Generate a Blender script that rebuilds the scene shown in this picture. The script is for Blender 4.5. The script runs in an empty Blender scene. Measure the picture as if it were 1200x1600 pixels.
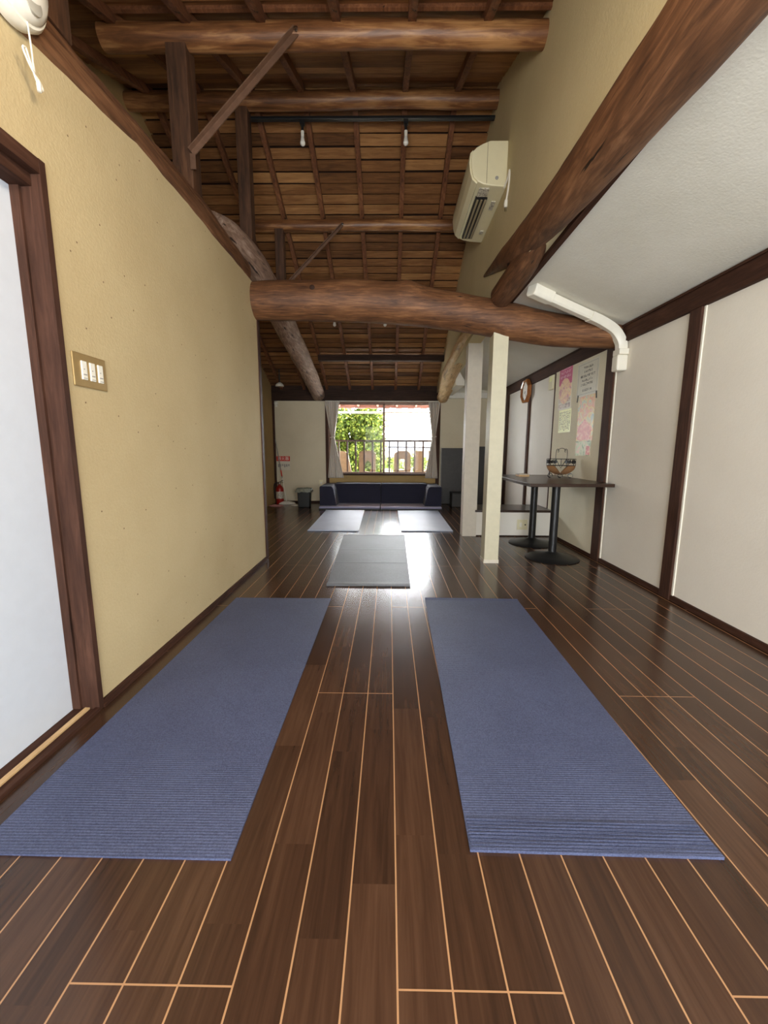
import bpy, bmesh, math, random
from mathutils import Vector, Matrix, noise
random.seed(7)
S = bpy.context.scene
COL = S.collection
PI = math.pi

# ------------------------------------------------------------------ materials
def srgb(r, g, b):
    f = lambda c: (c/255/12.92) if c/255 <= .04045 else ((c/255+.055)/1.055)**2.4
    return (f(r), f(g), f(b), 1)

class NT:
    def __init__(s, name):
        s.m = bpy.data.materials.new(name); s.m.use_nodes = True
        s.t = s.m.node_tree; s.n = s.t.nodes; s.l = s.t.links
        s.b = s.n['Principled BSDF']; s.out = s.n['Material Output']
    def node(s, typ, **kw):
        n = s.n.new(typ)
        for k, v in kw.items():
            setattr(n, k, v)
        return n
    def link(s, a, b): s.l.new(a, b)
    def put(s, sock, v):
        if isinstance(v, bpy.types.NodeSocket): s.l.new(v, sock)
        else: sock.default_value = v
    def math(s, op, a, b=0.0, c=None):
        n = s.node('ShaderNodeMath', operation=op)
        s.put(n.inputs[0], a); s.put(n.inputs[1], b)
        if c is not None: s.put(n.inputs[2], c)
        return n.outputs[0]
    def mix(s, fac, a, b, blend='MIX'):
        n = s.node('ShaderNodeMix', data_type='RGBA', blend_type=blend)
        s.put(n.inputs[0], fac); s.put(n.inputs[6], a); s.put(n.inputs[7], b)
        return n.outputs[2]
    def ramp(s, fac, stops):
        n = s.node('ShaderNodeValToRGB')
        e = n.color_ramp.elements
        while len(e) < len(stops): e.new(.5)
        for el, (p, c) in zip(e, stops): el.position = p; el.color = c
        s.put(n.inputs[0], fac); return n.outputs[0]
    def coords(s, scale=(1, 1, 1), kind='Object'):
        tc = s.node('ShaderNodeTexCoord'); mp = s.node('ShaderNodeMapping')
        s.link(tc.outputs[kind], mp.inputs[0]); mp.inputs['Scale'].default_value = scale
        return mp.outputs[0]
    def noise(s, vec, scale, detail=4, rough=.55, dist=0):
        n = s.node('ShaderNodeTexNoise'); s.put(n.inputs['Vector'], vec)
        n.inputs['Scale'].default_value = scale; n.inputs['Detail'].default_value = detail
        n.inputs['Roughness'].default_value = rough; n.inputs['Distortion'].default_value = dist
        return n.outputs['Fac']
    def bump(s, h, strength=.3, dist=.01):
        n = s.node('ShaderNodeBump'); n.inputs['Strength'].default_value = strength
        n.inputs['Distance'].default_value = dist
        s.put(n.inputs['Height'], h); s.link(n.outputs[0], s.b.inputs['Normal'])
    def base(s, c): s.put(s.b.inputs['Base Color'], c)
    def set(s, rough=None, metal=None, spec=None, coat=None, sheen=None):
        i = s.b.inputs
        if rough is not None: s.put(i['Roughness'], rough)
        if metal is not None: i['Metallic'].default_value = metal
        if spec is not None: i['Specular IOR Level'].default_value = spec
        if coat is not None: i['Coat Weight'].default_value = coat
        if sheen is not None: i['Sheen Weight'].default_value = sheen

def m_plain(name, c, rough=.6, metal=0, spec=.5, var=.06, scale=20):
    k = NT(name); v = k.coords()
    n = k.noise(v, scale, 3)
    dark = tuple(x*(1-var*2) for x in c[:3])+(1,)
    lite = tuple(min(1, x*(1+var*2)) for x in c[:3])+(1,)
    k.base(k.ramp(n, [(.3, dark), (.7, lite)])); k.set(rough, metal, spec)
    return k.m

def m_wood(name, dark, mid, lite, axis, rough=.55, sc=1.0, bump=.35, spec=.4):
    k = NT(name)
    a = {'x': (.09, 1, 1), 'y': (1, .09, 1), 'z': (1, 1, .09)}[axis]
    v = k.coords(tuple(q*sc for q in a))
    g = k.noise(v, 38, 6, .62, .6)
    v2 = k.coords(tuple(math.sqrt(q)*sc for q in a))
    bl = k.noise(v2, 5.5, 4, .6, .3)
    f = k.math('ADD', k.math('MULTIPLY', g, .6), k.math('MULTIPLY', bl, .4))
    c = k.ramp(f, [(.33, dark), (.5, mid), (.68, lite)])
    cr = k.noise(k.coords(tuple(q*sc*(.35 if q < .5 else 1) for q in a)), 22, 3, .5, .2)   # long drying cracks
    crk = k.ramp(cr, [(.30, (0, 0, 0, 1)), (.335, (1, 1, 1, 1))])
    k.base(k.mix(crk, tuple(x*.35 for x in dark[:3])+(1,), c))
    k.set(rough, spec=spec)
    k.bump(k.math('ADD', g, crk), bump, .006)
    return k.m

def m_plaster(name, c, c2, spots=True, bump=.25):
    k = NT(name); v = k.coords()
    n1 = k.noise(v, 1.3, 5, .6); n2 = k.noise(v, 90, 4, .6)
    col = k.ramp(k.math('ADD', k.math('MULTIPLY', n1, .75), k.math('MULTIPLY', n2, .25)), [(.35, c2), (.65, c)])
    if spots:
        vo = k.node('ShaderNodeTexVoronoi', voronoi_dimensions='2D'); vo.inputs['Scale'].default_value = 7
        sp_ = k.node('ShaderNodeSeparateXYZ'); k.link(v, sp_.inputs[0]); cb = k.node('ShaderNodeCombineXYZ')
        k.link(sp_.outputs[1], cb.inputs[0]); k.link(sp_.outputs[2], cb.inputs[1]); k.link(cb.outputs[0], vo.inputs['Vector'])
        vo.inputs['Randomness'].default_value = 1
        sel = k.node('ShaderNodeSeparateColor'); k.link(vo.outputs['Color'], sel.inputs[0])
        hit = k.math('MULTIPLY', k.math('LESS_THAN', vo.outputs['Distance'], .024), k.math('LESS_THAN', sel.outputs[0], .42))
        col = k.mix(k.math('MULTIPLY', hit, .8), col, srgb(90, 66, 40))
    k.base(col); k.set(.85, spec=.25)
    k.bump(k.math('ADD', n2, k.math('MULTIPLY', k.noise(v, 14, 3), .8)), bump, .006)
    return k.m

def m_floor():
    k = NT('floor_boards')
    tc = k.node('ShaderNodeTexCoord'); sx = k.node('ShaderNodeSeparateXYZ'); k.link(tc.outputs['Object'], sx.inputs[0])
    u = k.math('DIVIDE', k.math('SUBTRACT', sx.outputs[0], .022), .1034)
    strip = k.math('FLOOR', u); fu = k.math('FRACT', u)
    board = k.math('FLOOR', k.math('DIVIDE', strip, 3))
    odd = k.math('FRACT', k.math('MULTIPLY', board, .5))
    v = k.math('ADD', k.math('DIVIDE', k.math('SUBTRACT', sx.outputs[1], .616), 1.868), odd)
    fv = k.math('FRACT', v)
    g1 = k.math('GREATER_THAN', k.math('ABSOLUTE', k.math('SUBTRACT', fu, .5)), .5-.018)
    g2 = k.math('GREATER_THAN', k.math('ABSOLUTE', k.math('SUBTRACT', fv, .5)), .5-.00085)
    groove = k.math('MAXIMUM', g1, g2)
    # printed veneer pieces inside each strip
    wn0 = k.node('ShaderNodeTexWhiteNoise', noise_dimensions='1D'); k.link(strip, wn0.inputs['W'])
    seg = k.math('FLOOR', k.math('ADD', k.math('MULTIPLY', sx.outputs[1], 1.9), k.math('MULTIPLY', wn0.outputs['Value'], 9)))
    cv = k.node('ShaderNodeCombineXYZ'); k.link(strip, cv.inputs[0]); k.link(seg, cv.inputs[1])
    wn = k.node('ShaderNodeTexWhiteNoise', noise_dimensions='3D'); k.link(cv.outputs[0], wn.inputs['Vector'])
    off = k.node('ShaderNodeVectorMath', operation='ADD')
    k.link(k.coords((1, .05, 1)), off.inputs[0]); k.link(wn.outputs['Color'], off.inputs[1])
    gr = k.noise(off.outputs[0], 60, 6, .6, .5)
    f = k.math('ADD', k.math('MULTIPLY', gr, .75), k.math('MULTIPLY', wn.outputs['Value'], .25))
    wood = k.ramp(f, [(.3, srgb(50, 33, 23)), (.5, srgb(64, 43, 30)), (.72, srgb(80, 56, 40))])
    k.base(k.mix(groove, wood, srgb(168, 127, 90)))
    rg = k.math('ADD', k.math('MULTIPLY', k.noise(k.coords((1, 1, 1)), 4, 3), .06), .20)
    k.set(rough=rg, spec=.5)
    k.bump(k.math('ADD', k.math('MULTIPLY', groove, -1), k.math('MULTIPLY', gr, .012)), .15, .002)
    return k.m

def m_boards():
    k = NT('roof_boards')
    ge = k.node('ShaderNodeNewGeometry'); r = ge.outputs['Random Per Island']
    off = k.node('ShaderNodeVectorMath', operation='ADD')
    cv = k.node('ShaderNodeCombineXYZ'); k.link(k.math('MULTIPLY', r, 40), cv.inputs[0]); k.link(k.math('MULTIPLY', r, 13), cv.inputs[1])
    k.link(k.coords((.1, 1, 1)), off.inputs[0]); k.link(cv.outputs[0], off.inputs[1])
    g = k.noise(off.outputs[0], 42, 6, .65, .7)
    bl = k.noise(k.coords((.5, 1, 1)), 4, 3)
    f = k.math('ADD', k.math('ADD', k.math('MULTIPLY', g, .5), k.math('MULTIPLY', r, .3)), k.math('MULTIPLY', bl, .2))
    k.base(k.ramp(f, [(.25, srgb(72, 46, 28)), (.5, srgb(136, 93, 56)), (.78, srgb(200, 150, 96))]))
    k.set(.6, spec=.3); k.bump(g, .4, .005)
    return k.m

def m_mat(name, a, b, rough=.75, spec=.3, sheen=0.0):
    k = NT(name); v = k.coords()
    n = k.noise(v, 260, 2, .7)
    n2 = k.noise(v, 3, 3)
    k.base(k.ramp(k.math('ADD', k.math('MULTIPLY', n, .8), k.math('MULTIPLY', n2, .2)), [(.36, a), (.64, b)]))
    w = k.node('ShaderNodeTexWave', wave_type='BANDS', bands_direction='Y'); k.link(v, w.inputs[0])
    w.inputs['Scale'].default_value = 38
    k.set(rough, spec=spec, sheen=sheen); k.bump(k.math('ADD', n, k.math('MULTIPLY', w.outputs[1], .6)), .35, .003)
    return k.m

def m_glass(name):
    k = NT(name)
    tr = k.node('ShaderNodeBsdfTransparent'); gl = k.node('ShaderNodeBsdfGlossy'); gl.inputs['Roughness'].default_value = .02
    fr = k.node('ShaderNodeFresnel'); fr.inputs[0].default_value = 1.14
    mx = k.node('ShaderNodeMixShader'); k.link(fr.outputs[0], mx.inputs[0]); k.link(tr.outputs[0], mx.inputs[1]); k.link(gl.outputs[0], mx.inputs[2])
    k.link(mx.outputs[0], k.out.inputs[0]); return k.m

def m_leaf():
    k = NT('leaf'); ge = k.node('ShaderNodeNewGeometry')
    c = k.ramp(ge.outputs['Random Per Island'], [(0, srgb(44, 58, 16)), (.5, srgb(78, 94, 28)), (1, srgb(120, 124, 50))])
    k.base(c); k.set(.6, spec=.2)
    tl = k.node('ShaderNodeBsdfTranslucent'); k.link(c, tl.inputs[0])
    mx = k.node('ShaderNodeMixShader'); mx.inputs[0].default_value = .4
    k.link(k.b.outputs[0], mx.inputs[1]); k.link(tl.outputs[0], mx.inputs[2]); k.link(mx.outputs[0], k.out.inputs[0])
    return k.m

def m_art(name, stops, scale):
    k = NT(name); v = k.coords()
    n = k.noise(v, scale, 3, .5, 1.2)
    k.base(k.ramp(n, stops)); k.set(.35, spec=.4); return k.m

def m_wicker():
    k = NT('wicker'); v = k.coords()
    w = k.node('ShaderNodeTexWave', wave_type='BANDS', bands_direction='Z'); k.link(v, w.inputs[0]); w.inputs['Scale'].default_value = 60
    w.inputs['Distortion'].default_value = 2
    k.base(k.ramp(w.outputs[1], [(0, srgb(96, 62, 34)), (1, srgb(176, 130, 84))])); k.set(.7); k.bump(w.outputs[1], .5, .004)
    return k.m

M = {}
M['floor'] = m_floor(); M['boards'] = m_boards()
M['ochre'] = m_plaster('ochre_plaster', srgb(197, 179, 139), srgb(185, 166, 126))
M['ochre_clean'] = m_plaster('ochre_plaster_upper', srgb(204, 190, 152), srgb(192, 177, 138), spots=False)
M['ochre_dark'] = m_plaster('ochre_plaster_old', srgb(178, 152, 104), srgb(160, 134, 88), spots=False)
M['white'] = m_plaster('white_wallpaper', srgb(230, 225, 214), srgb(222, 216, 204), spots=False, bump=.12)
M['offwhite'] = m_plaster('cream_wallpaper', srgb(218, 208, 182), srgb(206, 195, 168), spots=False, bump=.1)
M['ceil'] = m_plaster('ceiling_plaster', srgb(230, 227, 216), srgb(214, 210, 196), spots=False, bump=.2)
M['board'] = m_plaster('notice_board_cloth', srgb(226, 218, 194), srgb(212, 203, 178), spots=False, bump=.1)
M['door'] = m_plain('door_white', srgb(206, 212, 220), .5, var=.01)
M['trim_y'] = m_wood('dark_trim_y', srgb(44, 27, 20), srgb(62, 39, 29), srgb(80, 54, 41), 'y', .7, 1.5, .1, .12)
M['trim_x'] = m_wood('dark_trim_x', srgb(36, 24, 18), srgb(54, 37, 28), srgb(72, 50, 37), 'x', .7, 1.5, .15, .2)
M['trim_z'] = m_wood('dark_trim_z', srgb(46, 29, 22), srgb(66, 43, 33), srgb(86, 58, 45), 'z', .65, 1.5, .1, .15)
M['log_x'] = m_wood('log_wood_x', srgb(58, 36, 22), srgb(104, 68, 42), srgb(150, 106, 70), 'x', .6, 1.5)
M['log_y'] = m_wood('log_wood_y', srgb(60, 38, 24), srgb(98, 65, 42), srgb(138, 98, 68), 'y', .6, 1.4)
M['log_grey'] = m_wood('log_weathered', srgb(84, 62, 50), srgb(136, 108, 90), srgb(188, 164, 146), 'y', .7, 1.2, .5)
M['log_lit_tint'] = m_wood('log_lit_tint', srgb(120, 84, 50), srgb(204, 168, 116), srgb(232, 206, 160), 'y', .55, .8, .4)  # window light on the far log put into the wood colour
M['purlin'] = m_wood('purlin_wood', srgb(64, 38, 22), srgb(120, 78, 46), srgb(186, 138, 88), 'x', .42)
M['rafter'] = m_wood('rafter_wood', srgb(74, 44, 28), srgb(112, 70, 44), srgb(146, 98, 64), 'y', .6, 1.4)
M['post'] = m_wood('post_wood', srgb(48, 31, 19), srgb(78, 51, 33), srgb(108, 74, 50), 'z', .65, 1.2)
M['darkwood'] = m_wood('table_wood', srgb(36, 24, 18), srgb(52, 36, 27), srgb(68, 48, 37), 'y', .28, 1.2, .08)
M['tan'] = m_wood('pale_strip', srgb(176, 140, 96), srgb(206, 172, 124), srgb(222, 192, 146), 'y', .5, 1.5, .05)
M['steel'] = m_plain('painted_steel', srgb(112, 84, 66), .45, .3, var=.08)
M['mat_blue'] = m_mat('blue_mat', srgb(52, 58, 84), srgb(84, 92, 122), .58, .5)
M['mat_grey'] = m_mat('grey_mat', srgb(66, 68, 72), srgb(104, 106, 112), .5, .6)
M['mat_sheen_tint'] = m_mat('blue_mat_sheen_tint', srgb(150, 160, 182), srgb(196, 206, 224), .42, .7)  # grazing window sheen on the far mats put into the base colour
M['sofa'] = m_mat('navy_fabric', srgb(26, 26, 40), srgb(42, 42, 60), .85, .3, .1)
M['sofa_sheen_tint'] = m_mat('navy_seat_sheen_tint', srgb(120, 118, 146), srgb(156, 154, 186), .5, .6, .2)  # navy seat, its pale tone is painted window sheen
M['cream_paint'] = m_plain('cream_paint', srgb(196, 190, 164), .5, var=.02)
M['pale_paint'] = m_plain('pale_paint', srgb(208, 200, 184), .6, var=.02)
M['plastic'] = m_plain('white_plastic', srgb(232, 228, 214), .35, var=.01)
M['ac'] = m_plain('ivory_plastic', srgb(226, 218, 182), .35, var=.01)
M['ac2'] = m_plain('ivory_grille', srgb(150, 136, 108), .45, var=.03)
M['black'] = m_plain('black_metal', srgb(30, 30, 31), .4, .2, var=.05)
M['blackp'] = m_plain('black_plastic', srgb(20, 21, 22), .45)
M['darkgrey'] = m_plain('dark_grey_board', srgb(66, 64, 62), .6)
M['grey'] = m_plain('grey_plastic', srgb(150, 148, 142), .5)
M['chrome'] = m_plain('chrome', srgb(200, 200, 200), .2, 1)
M['bronze'] = m_plain('bronze_plate', srgb(176, 148, 98), .35, .55, var=.03)
M['curtain'] = m_plain('curtain_cloth', srgb(216, 207, 196), .9, var=.03, scale=200)
M['red'] = m_plain('red_paint', srgb(150, 26, 20), .35)
M['signred'] = m_plain('sign_red', srgb(206, 50, 34), .5)
M['paper'] = m_plain('white_paper', srgb(236, 234, 224), .6, var=.01)
M['paper_g'] = m_plain('laminated_paper', srgb(214, 209, 192), .3, var=.02)
M['yellow'] = m_plain('yellow_label_and_reflection', srgb(240, 240, 176), .4, var=.03)  # yellow of the box label; on the flyer it paints the window's reflection
M['ink'] = m_plain('ink', srgb(40, 38, 36), .6)
M['inkpink'] = m_plain('pale_pink_ink', srgb(232, 190, 204), .6)
M['pink'] = m_plain('magenta_paper', srgb(186, 62, 108), .4, var=.05)
M['peach'] = m_art('peach_print', [(.3, srgb(190, 128, 150)), (.48, srgb(232, 190, 150)), (.62, srgb(236, 214, 170)), (.75, srgb(150, 110, 130))], 22)
M['photo'] = m_art('photo_print', [(.3, srgb(110, 90, 84)), (.5, srgb(190, 170, 156)), (.7, srgb(226, 216, 200))], 40)
M['art'] = m_art('colour_print', [(.3, srgb(150, 170, 180)), (.4, srgb(206, 204, 170)), (.48, srgb(226, 196, 130)), (.55, srgb(216, 140, 116)), (.63, srgb(224, 186, 160)), (.72, srgb(176, 186, 160))], 13)
M['art2'] = m_art('green_print', [(.3, srgb(120, 140, 96)), (.5, srgb(196, 200, 160)), (.7, srgb(226, 180, 160))], 16)
M['rose'] = m_art('rose_print', [(.3, srgb(196, 90, 90)), (.5, srgb(222, 130, 120)), (.72, srgb(236, 190, 160))], 24)
M['wicker'] = m_wicker()
M['clockwood'] = m_wood('clock_wood', srgb(110, 62, 30), srgb(150, 92, 48), srgb(190, 130, 76), 'z', .25, 2, .05)
M['glass'] = m_glass('window_glass')
M['leaf'] = m_leaf()
M['bark'] = m_wood('bark', srgb(60, 48, 38), srgb(90, 74, 60), srgb(120, 102, 84), 'z', .9)
M['rail'] = m_plain('rail_paint', srgb(62, 40, 28), .5)
M['beige'] = m_plain('beige_sign', srgb(128, 104, 78), .6)
M['soffit'] = m_wood('soffit_boards', srgb(104, 70, 60), srgb(136, 96, 84), srgb(160, 118, 104), 'x', .7)
M['gutter'] = m_plain('gutter', srgb(150, 142, 130), .5)
M['ledge'] = m_plain('pale_ledge', srgb(226, 222, 212), .7)
M['tile'] = m_plain('roof_tile', srgb(58, 60, 66), .5)
M['house'] = m_plain('house_wall', srgb(206, 200, 188), .8)
M['ground'] = m_plain('ground', srgb(214, 208, 196), .9)
M['alu'] = m_plain('brown_sash', srgb(92, 66, 50), .4, .4)
M['cloth_pink'] = m_plain('pink_cloth', srgb(206, 150, 148), .9, var=.1, scale=60)
M['cloth_white'] = m_plain('white_cloth', srgb(208, 200, 186), .9, var=.1, scale=60)
M['bag'] = m_plain('bin_bag', srgb(120, 122, 108), .35, var=.15)
M['bulb'] = m_plain('frosted_bulb', srgb(236, 232, 220), .25, var=.01)
M['lens'] = m_plain('grey_lens', srgb(176, 172, 160), .3, var=.01)
M['label'] = m_art('sticker_print', [(.35, srgb(120, 116, 104)), (.55, srgb(210, 204, 186)), (.8, srgb(232, 228, 214))], 70)

# ------------------------------------------------------------------ geometry helpers
def box(bm, x0, x1, y0, y1, z0, z1, mat=None):
    c = Vector(((x0+x1)/2, (y0+y1)/2, (z0+z1)/2))
    r = bmesh.ops.create_cube(bm, size=1)
    m = Matrix.Translation(c) @ Matrix.Diagonal((abs(x1-x0), abs(y1-y0), abs(z1-z0), 1))
    if mat is not None: m = mat @ m
    bmesh.ops.transform(bm, matrix=m, verts=r['verts']); return r['verts']

def bar(bm, a, b, w, h, up=(0, 0, 1)):
    a = Vector(a); b = Vector(b); d = b-a; L = d.length; d.normalize()
    u = Vector(up); s = d.cross(u).normalized(); u = s.cross(d)
    m = Matrix((s, d, u)).transposed().to_4x4(); m.translation = (a+b)/2
    box(bm, -w/2, w/2, -L/2, L/2, -h/2, h/2, m)

def cat_rom(pts, n):
    P = [Vector(p) for p in pts]; out = []
    P = [2*P[0]-P[1]]+P+[2*P[-1]-P[-2]]
    for i in range(1, len(P)-2):
        for j in range(n):
            t = j/n; a, b, c, d = P[i-1:i+3]
            out.append(.5*((2*b)+(c-a)*t+(2*a-5*b+4*c-d)*t*t+(3*b-3*c+d-a)*t**3))
    out.append(P[-2]); return out

def tube(bm, pts, rad, seg=10, smooth=1, cap=True, rough=0.0, flat=(1, 1), nseed=0, knots=()):
    """A tube through pts; rad a number or one value per point; rough makes hewn, knotty surfaces."""
    P = cat_rom(pts, smooth) if smooth > 1 else [Vector(p) for p in pts]
    n = len(P)
    if not isinstance(rad, (list, tuple)): R = [rad]*n
    else:
        R = []
        for i in range(n):
            t = i/(n-1)*(len(rad)-1); a = int(min(t, len(rad)-2)); R.append(rad[a]+(rad[a+1]-rad[a])*(t-a))
    rings = []; ref = None
    for i, p in enumerate(P):
        d = (P[min(i+1, n-1)]-P[max(i-1, 0)]).normalized()
        if ref is None:
            ref = Vector((0, 0, 1)) if abs(d.z) < .9 else Vector((1, 0, 0))
        s = d.cross(ref).normalized(); ref = s.cross(d).normalized()
        ring = []
        for k in range(seg):
            a = 2*PI*k/seg; o = s*math.cos(a)*flat[0]+ref*math.sin(a)*flat[1]
            r = R[i]
            if rough:
                q = p*1.0+o*.25+Vector((nseed*7.3, 0, 0))
                r *= 1+rough*(noise.noise(q*2.2)*1.1+noise.noise(q*6)*.45+noise.noise(q*17)*.15)
                for kp, kr, kh in knots:
                    dd = (p+o*r-Vector(kp)).length
                    r += kh*math.exp(-(dd/kr)**2)
            ring.append(bm.verts.new(p+o*r))
        rings.append(ring)
    for i in range(n-1):
        for k in range(seg):
            bm.faces.new((rings[i][k], rings[i][(k+1) % seg], rings[i+1][(k+1) % seg], rings[i+1][k]))
    if cap:
        bm.faces.new(rings[0][::-1]); bm.faces.new(rings[-1])

def lathe(bm, prof, c=(0, 0, 0), seg=24, mat=None):
    c = Vector(c); rings = []
    T = mat or Matrix.Identity(4)
    for r, z in prof:
        if r < 1e-5: rings.append([bm.verts.new(c+(T @ Vector((0, 0, z))))])
        else: rings.append([bm.verts.new(c+(T @ Vector((r*math.cos(2*PI*k/seg), r*math.sin(2*PI*k/seg), z)))) for k in range(seg)])
    for a, b in zip(rings, rings[1:]):
        for k in range(seg):
            q = [a[k % len(a)], a[(k+1) % seg % len(a)] if len(a) > 1 else None, b[(k+1) % seg] if len(b) > 1 else b[0], b[k] if len(b) > 1 else None]
            q = [v for v in q if v is not None]
            if len(a) == 1 and len(b) == 1: continue
            if len(q) >= 3:
                try: bm.faces.new(q)
                except ValueError: pass
    if len(rings[0]) > 1: bm.faces.new(rings[0][::-1])
    if len(rings[-1]) > 1: bm.faces.new(rings[-1])

def prism(bm, poly, axis, a, b):
    """Extrude a 2-D polygon along an axis: 'x' poly=(y,z), 'y' poly=(x,z), 'z' poly=(x,y)."""
    f = {'x': lambda p, t: (t, p[0], p[1]), 'y': lambda p, t: (p[0], t, p[1]), 'z': lambda p, t: (p[0], p[1], t)}[axis]
    A = [bm.verts.new(f(p, a)) for p in poly]; B = [bm.verts.new(f(p, b)) for p in poly]
    n = len(poly)
    bm.faces.new(A); bm.faces.new(B[::-1])
    for i in range(n): bm.faces.new((A[i], A[(i+1) % n], B[(i+1) % n], B[i]))

def link_mesh(name, bm, mat, parent=None, smooth=False, bevel=0, origin=None):
    """World-space bmesh -> ONE object; its origin at the base centre (or local to its parent)."""
    bmesh.ops.recalc_face_normals(bm, faces=bm.faces)
    me = bpy.data.meshes.new(name)
    if parent is not None:
        o0 = parent.matrix_world.translation if parent.parent is None else (parent.parent.location+parent.location)
        o0 = Vector(parent['_w'])
    elif origin is not None: o0 = Vector(origin)
    else:
        xs = [v.co for v in bm.verts]
        o0 = Vector(((min(v.x for v in xs)+max(v.x for v in xs))/2, (min(v.y for v in xs)+max(v.y for v in xs))/2, min(v.z for v in xs)))
    bmesh.ops.translate(bm, verts=bm.verts, vec=-o0)
    bm.to_mesh(me); bm.free()
    me.materials.append(M[mat] if isinstance(mat, str) else mat)
    if smooth:
        for p in me.polygons: p.use_smooth = True
    o = bpy.data.objects.new(name, me); COL.objects.link(o)
    o['_w'] = tuple(o0)
    if parent is not None: o.parent = parent
    else: o.location = o0
    if bevel:
        b = o.modifiers.new('bevel', 'BEVEL'); b.width = bevel; b.segments = 2; b.limit_method = 'ANGLE'
    if smooth:
        try:
            me.set_sharp_from_angle(angle=math.radians(40))
        except Exception: pass
    return o

def tag(o, label=None, cat=None, group=None, kind=None):
    if label: o['label'] = label
    if cat: o['category'] = cat
    if group: o['group'] = group
    if kind: o['kind'] = kind
    return o

def thing(name, loc, label, cat, group=None):
    o = bpy.data.objects.new(name, None); COL.objects.link(o); o.location = loc; o.empty_display_size = .1
    o['_w'] = tuple(loc); return tag(o, label, cat, group)

def dup(o, loc, label=None):
    def cp(src, par):
        c = src.copy(); COL.objects.link(c)
        if par is not None: c.parent = par
        for ch in list(src.children): cp(ch, c)
        return c
    c = cp(o, None); c.location = loc
    if label: c['label'] = label
    return c

def B(): return bmesh.new()
def bx(name, mat, *a, parent=None, bevel=0, **k):
    bm = B(); box(bm, *a); return link_mesh(name, bm, mat, parent, bevel=bevel, **k)
def struct(name, mat, *boxes, bevel=0):
    bm = B()
    for b in boxes: box(bm, *b)
    return tag(link_mesh(name, bm, mat, bevel=bevel), kind='structure')

# ------------------------------------------------------------------ room shell
RX0, RX1 = -2.13, 1.92          # outer side walls
XL = -1.12                      # face of the ochre wall on the left
XU = .85                        # face of the upper ochre wall on the right
YB, YR = 7.6, -1.35             # back wall, wall behind the camera
RY, RZ, SF, SN = 3.75, 3.87, .465, .45
def roof(y): return RZ-(SF*(y-RY) if y > RY else SN*(RY-y))

struct('floor', 'floor', (-2.3, 2.1, -1.5, 7.75, -.06, 0)).location.z = -.06
fl = bpy.data.objects['floor']; fl.location = (0, 0, 0)
for v in fl.data.vertices: v.co.x += -.1; v.co.y += 3.125; v.co.z += -.06

# left: ochre wall with a door opening
struct('wall_left', 'ochre', (XL-.13, XL, 1.441, 3.60, 0, 2.34), (XL-.13, XL, -1.4, 1.441, 1.899, 2.34), (XL-.13, XL, -1.4, .3, 0, 1.899))
struct('wall_left_return', 'ochre_dark', (RX0, XL-.13, 3.50, 3.60, 0, 2.34))
bm = B(); prism(bm, [(YR-.2, 0), (7.75, 0), (7.75, roof(7.75)+.1), (RY, RZ+.1), (0, roof(0)+.1), (YR-.2, roof(0)+.1)], 'x', RX0-.12, RX0)
tag(link_mesh('wall_left_outer', bm, 'ochre_dark'), kind='structure')
struct('ceiling_left', 'trim_y', (RX0, XL-.13, -1.4, 3.5, 2.22, 2.25))
# right
struct('wall_right', 'white', (RX1, RX1+.12, -1.45, 7.75, 0, 2.2))
bm = B(); prism(bm, [(YR-.1, 2.2), (3.6, 2.2), (7.6, 2.0), (7.6, roof(7.6)+.05), (RY, RZ+.06), (0, roof(0)+.05), (YR-.1, roof(0)+.05)], 'x', XU, XU+.14)
tag(link_mesh('wall_upper', bm, 'ochre_clean'), kind='structure')
bm = B(); prism(bm, [(.93, 2.215), (1.98, 1.987), (1.98, 2.06), (.93, 2.29)], 'y', YR-.1, 7.6)
tag(link_mesh('ceiling_right', bm, 'ceil'), kind='structure')
struct('trim_1', 'trim_y', (.955, .99, YR, 3.55, 2.172, 2.208))          # dark strip along the ceiling edge
# back wall: white panels, ochre spandrel under the window
WX0, WX1, WZ0, WZ1 = -1.12, .87, .55, 1.83
struct('wall_back', 'offwhite', (RX0, -1.165, YB, YB+.12, 0, 1.87), (.925, RX1, YB, YB+.12, 0, 2.25))
struct('wall_back_spandrel', 'ochre_dark', (-1.165, .925, YB, YB+.1, 0, WZ0-.02))
# wall behind the camera with its wide window
struct('wall_rear', 'white', (RX0, -1.0, YR-.1, YR, 0, 2.3), (1.8, RX1, YR-.1, YR, 0, 2.3), (-1.0, 1.8, YR-.1, YR, 1.95, 2.3), (-1.0, 1.8, YR-.1, YR, 0, .12))
struct('ceiling_rear', 'boards', (RX0, XU, YR-.1, .06, 2.2, 2.24))
w = tag(thing('window_2', (.4, YR, .12), None, None), kind='structure')
bm = B()
for x in (-1.0, -.08, .84, 1.76): box(bm, x, x+.04, YR-.07, YR-.02, .12, 1.95)
box(bm, -1, 1.8, YR-.07, YR-.02, .12, .17); box(bm, -1, 1.8, YR-.07, YR-.02, 1.90, 1.95)
link_mesh('window_frame', bm, 'alu', w)
bx('pane', 'glass', -.96, 1.76, YR-.048, YR-.044, .17, 1.9, parent=w)

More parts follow.
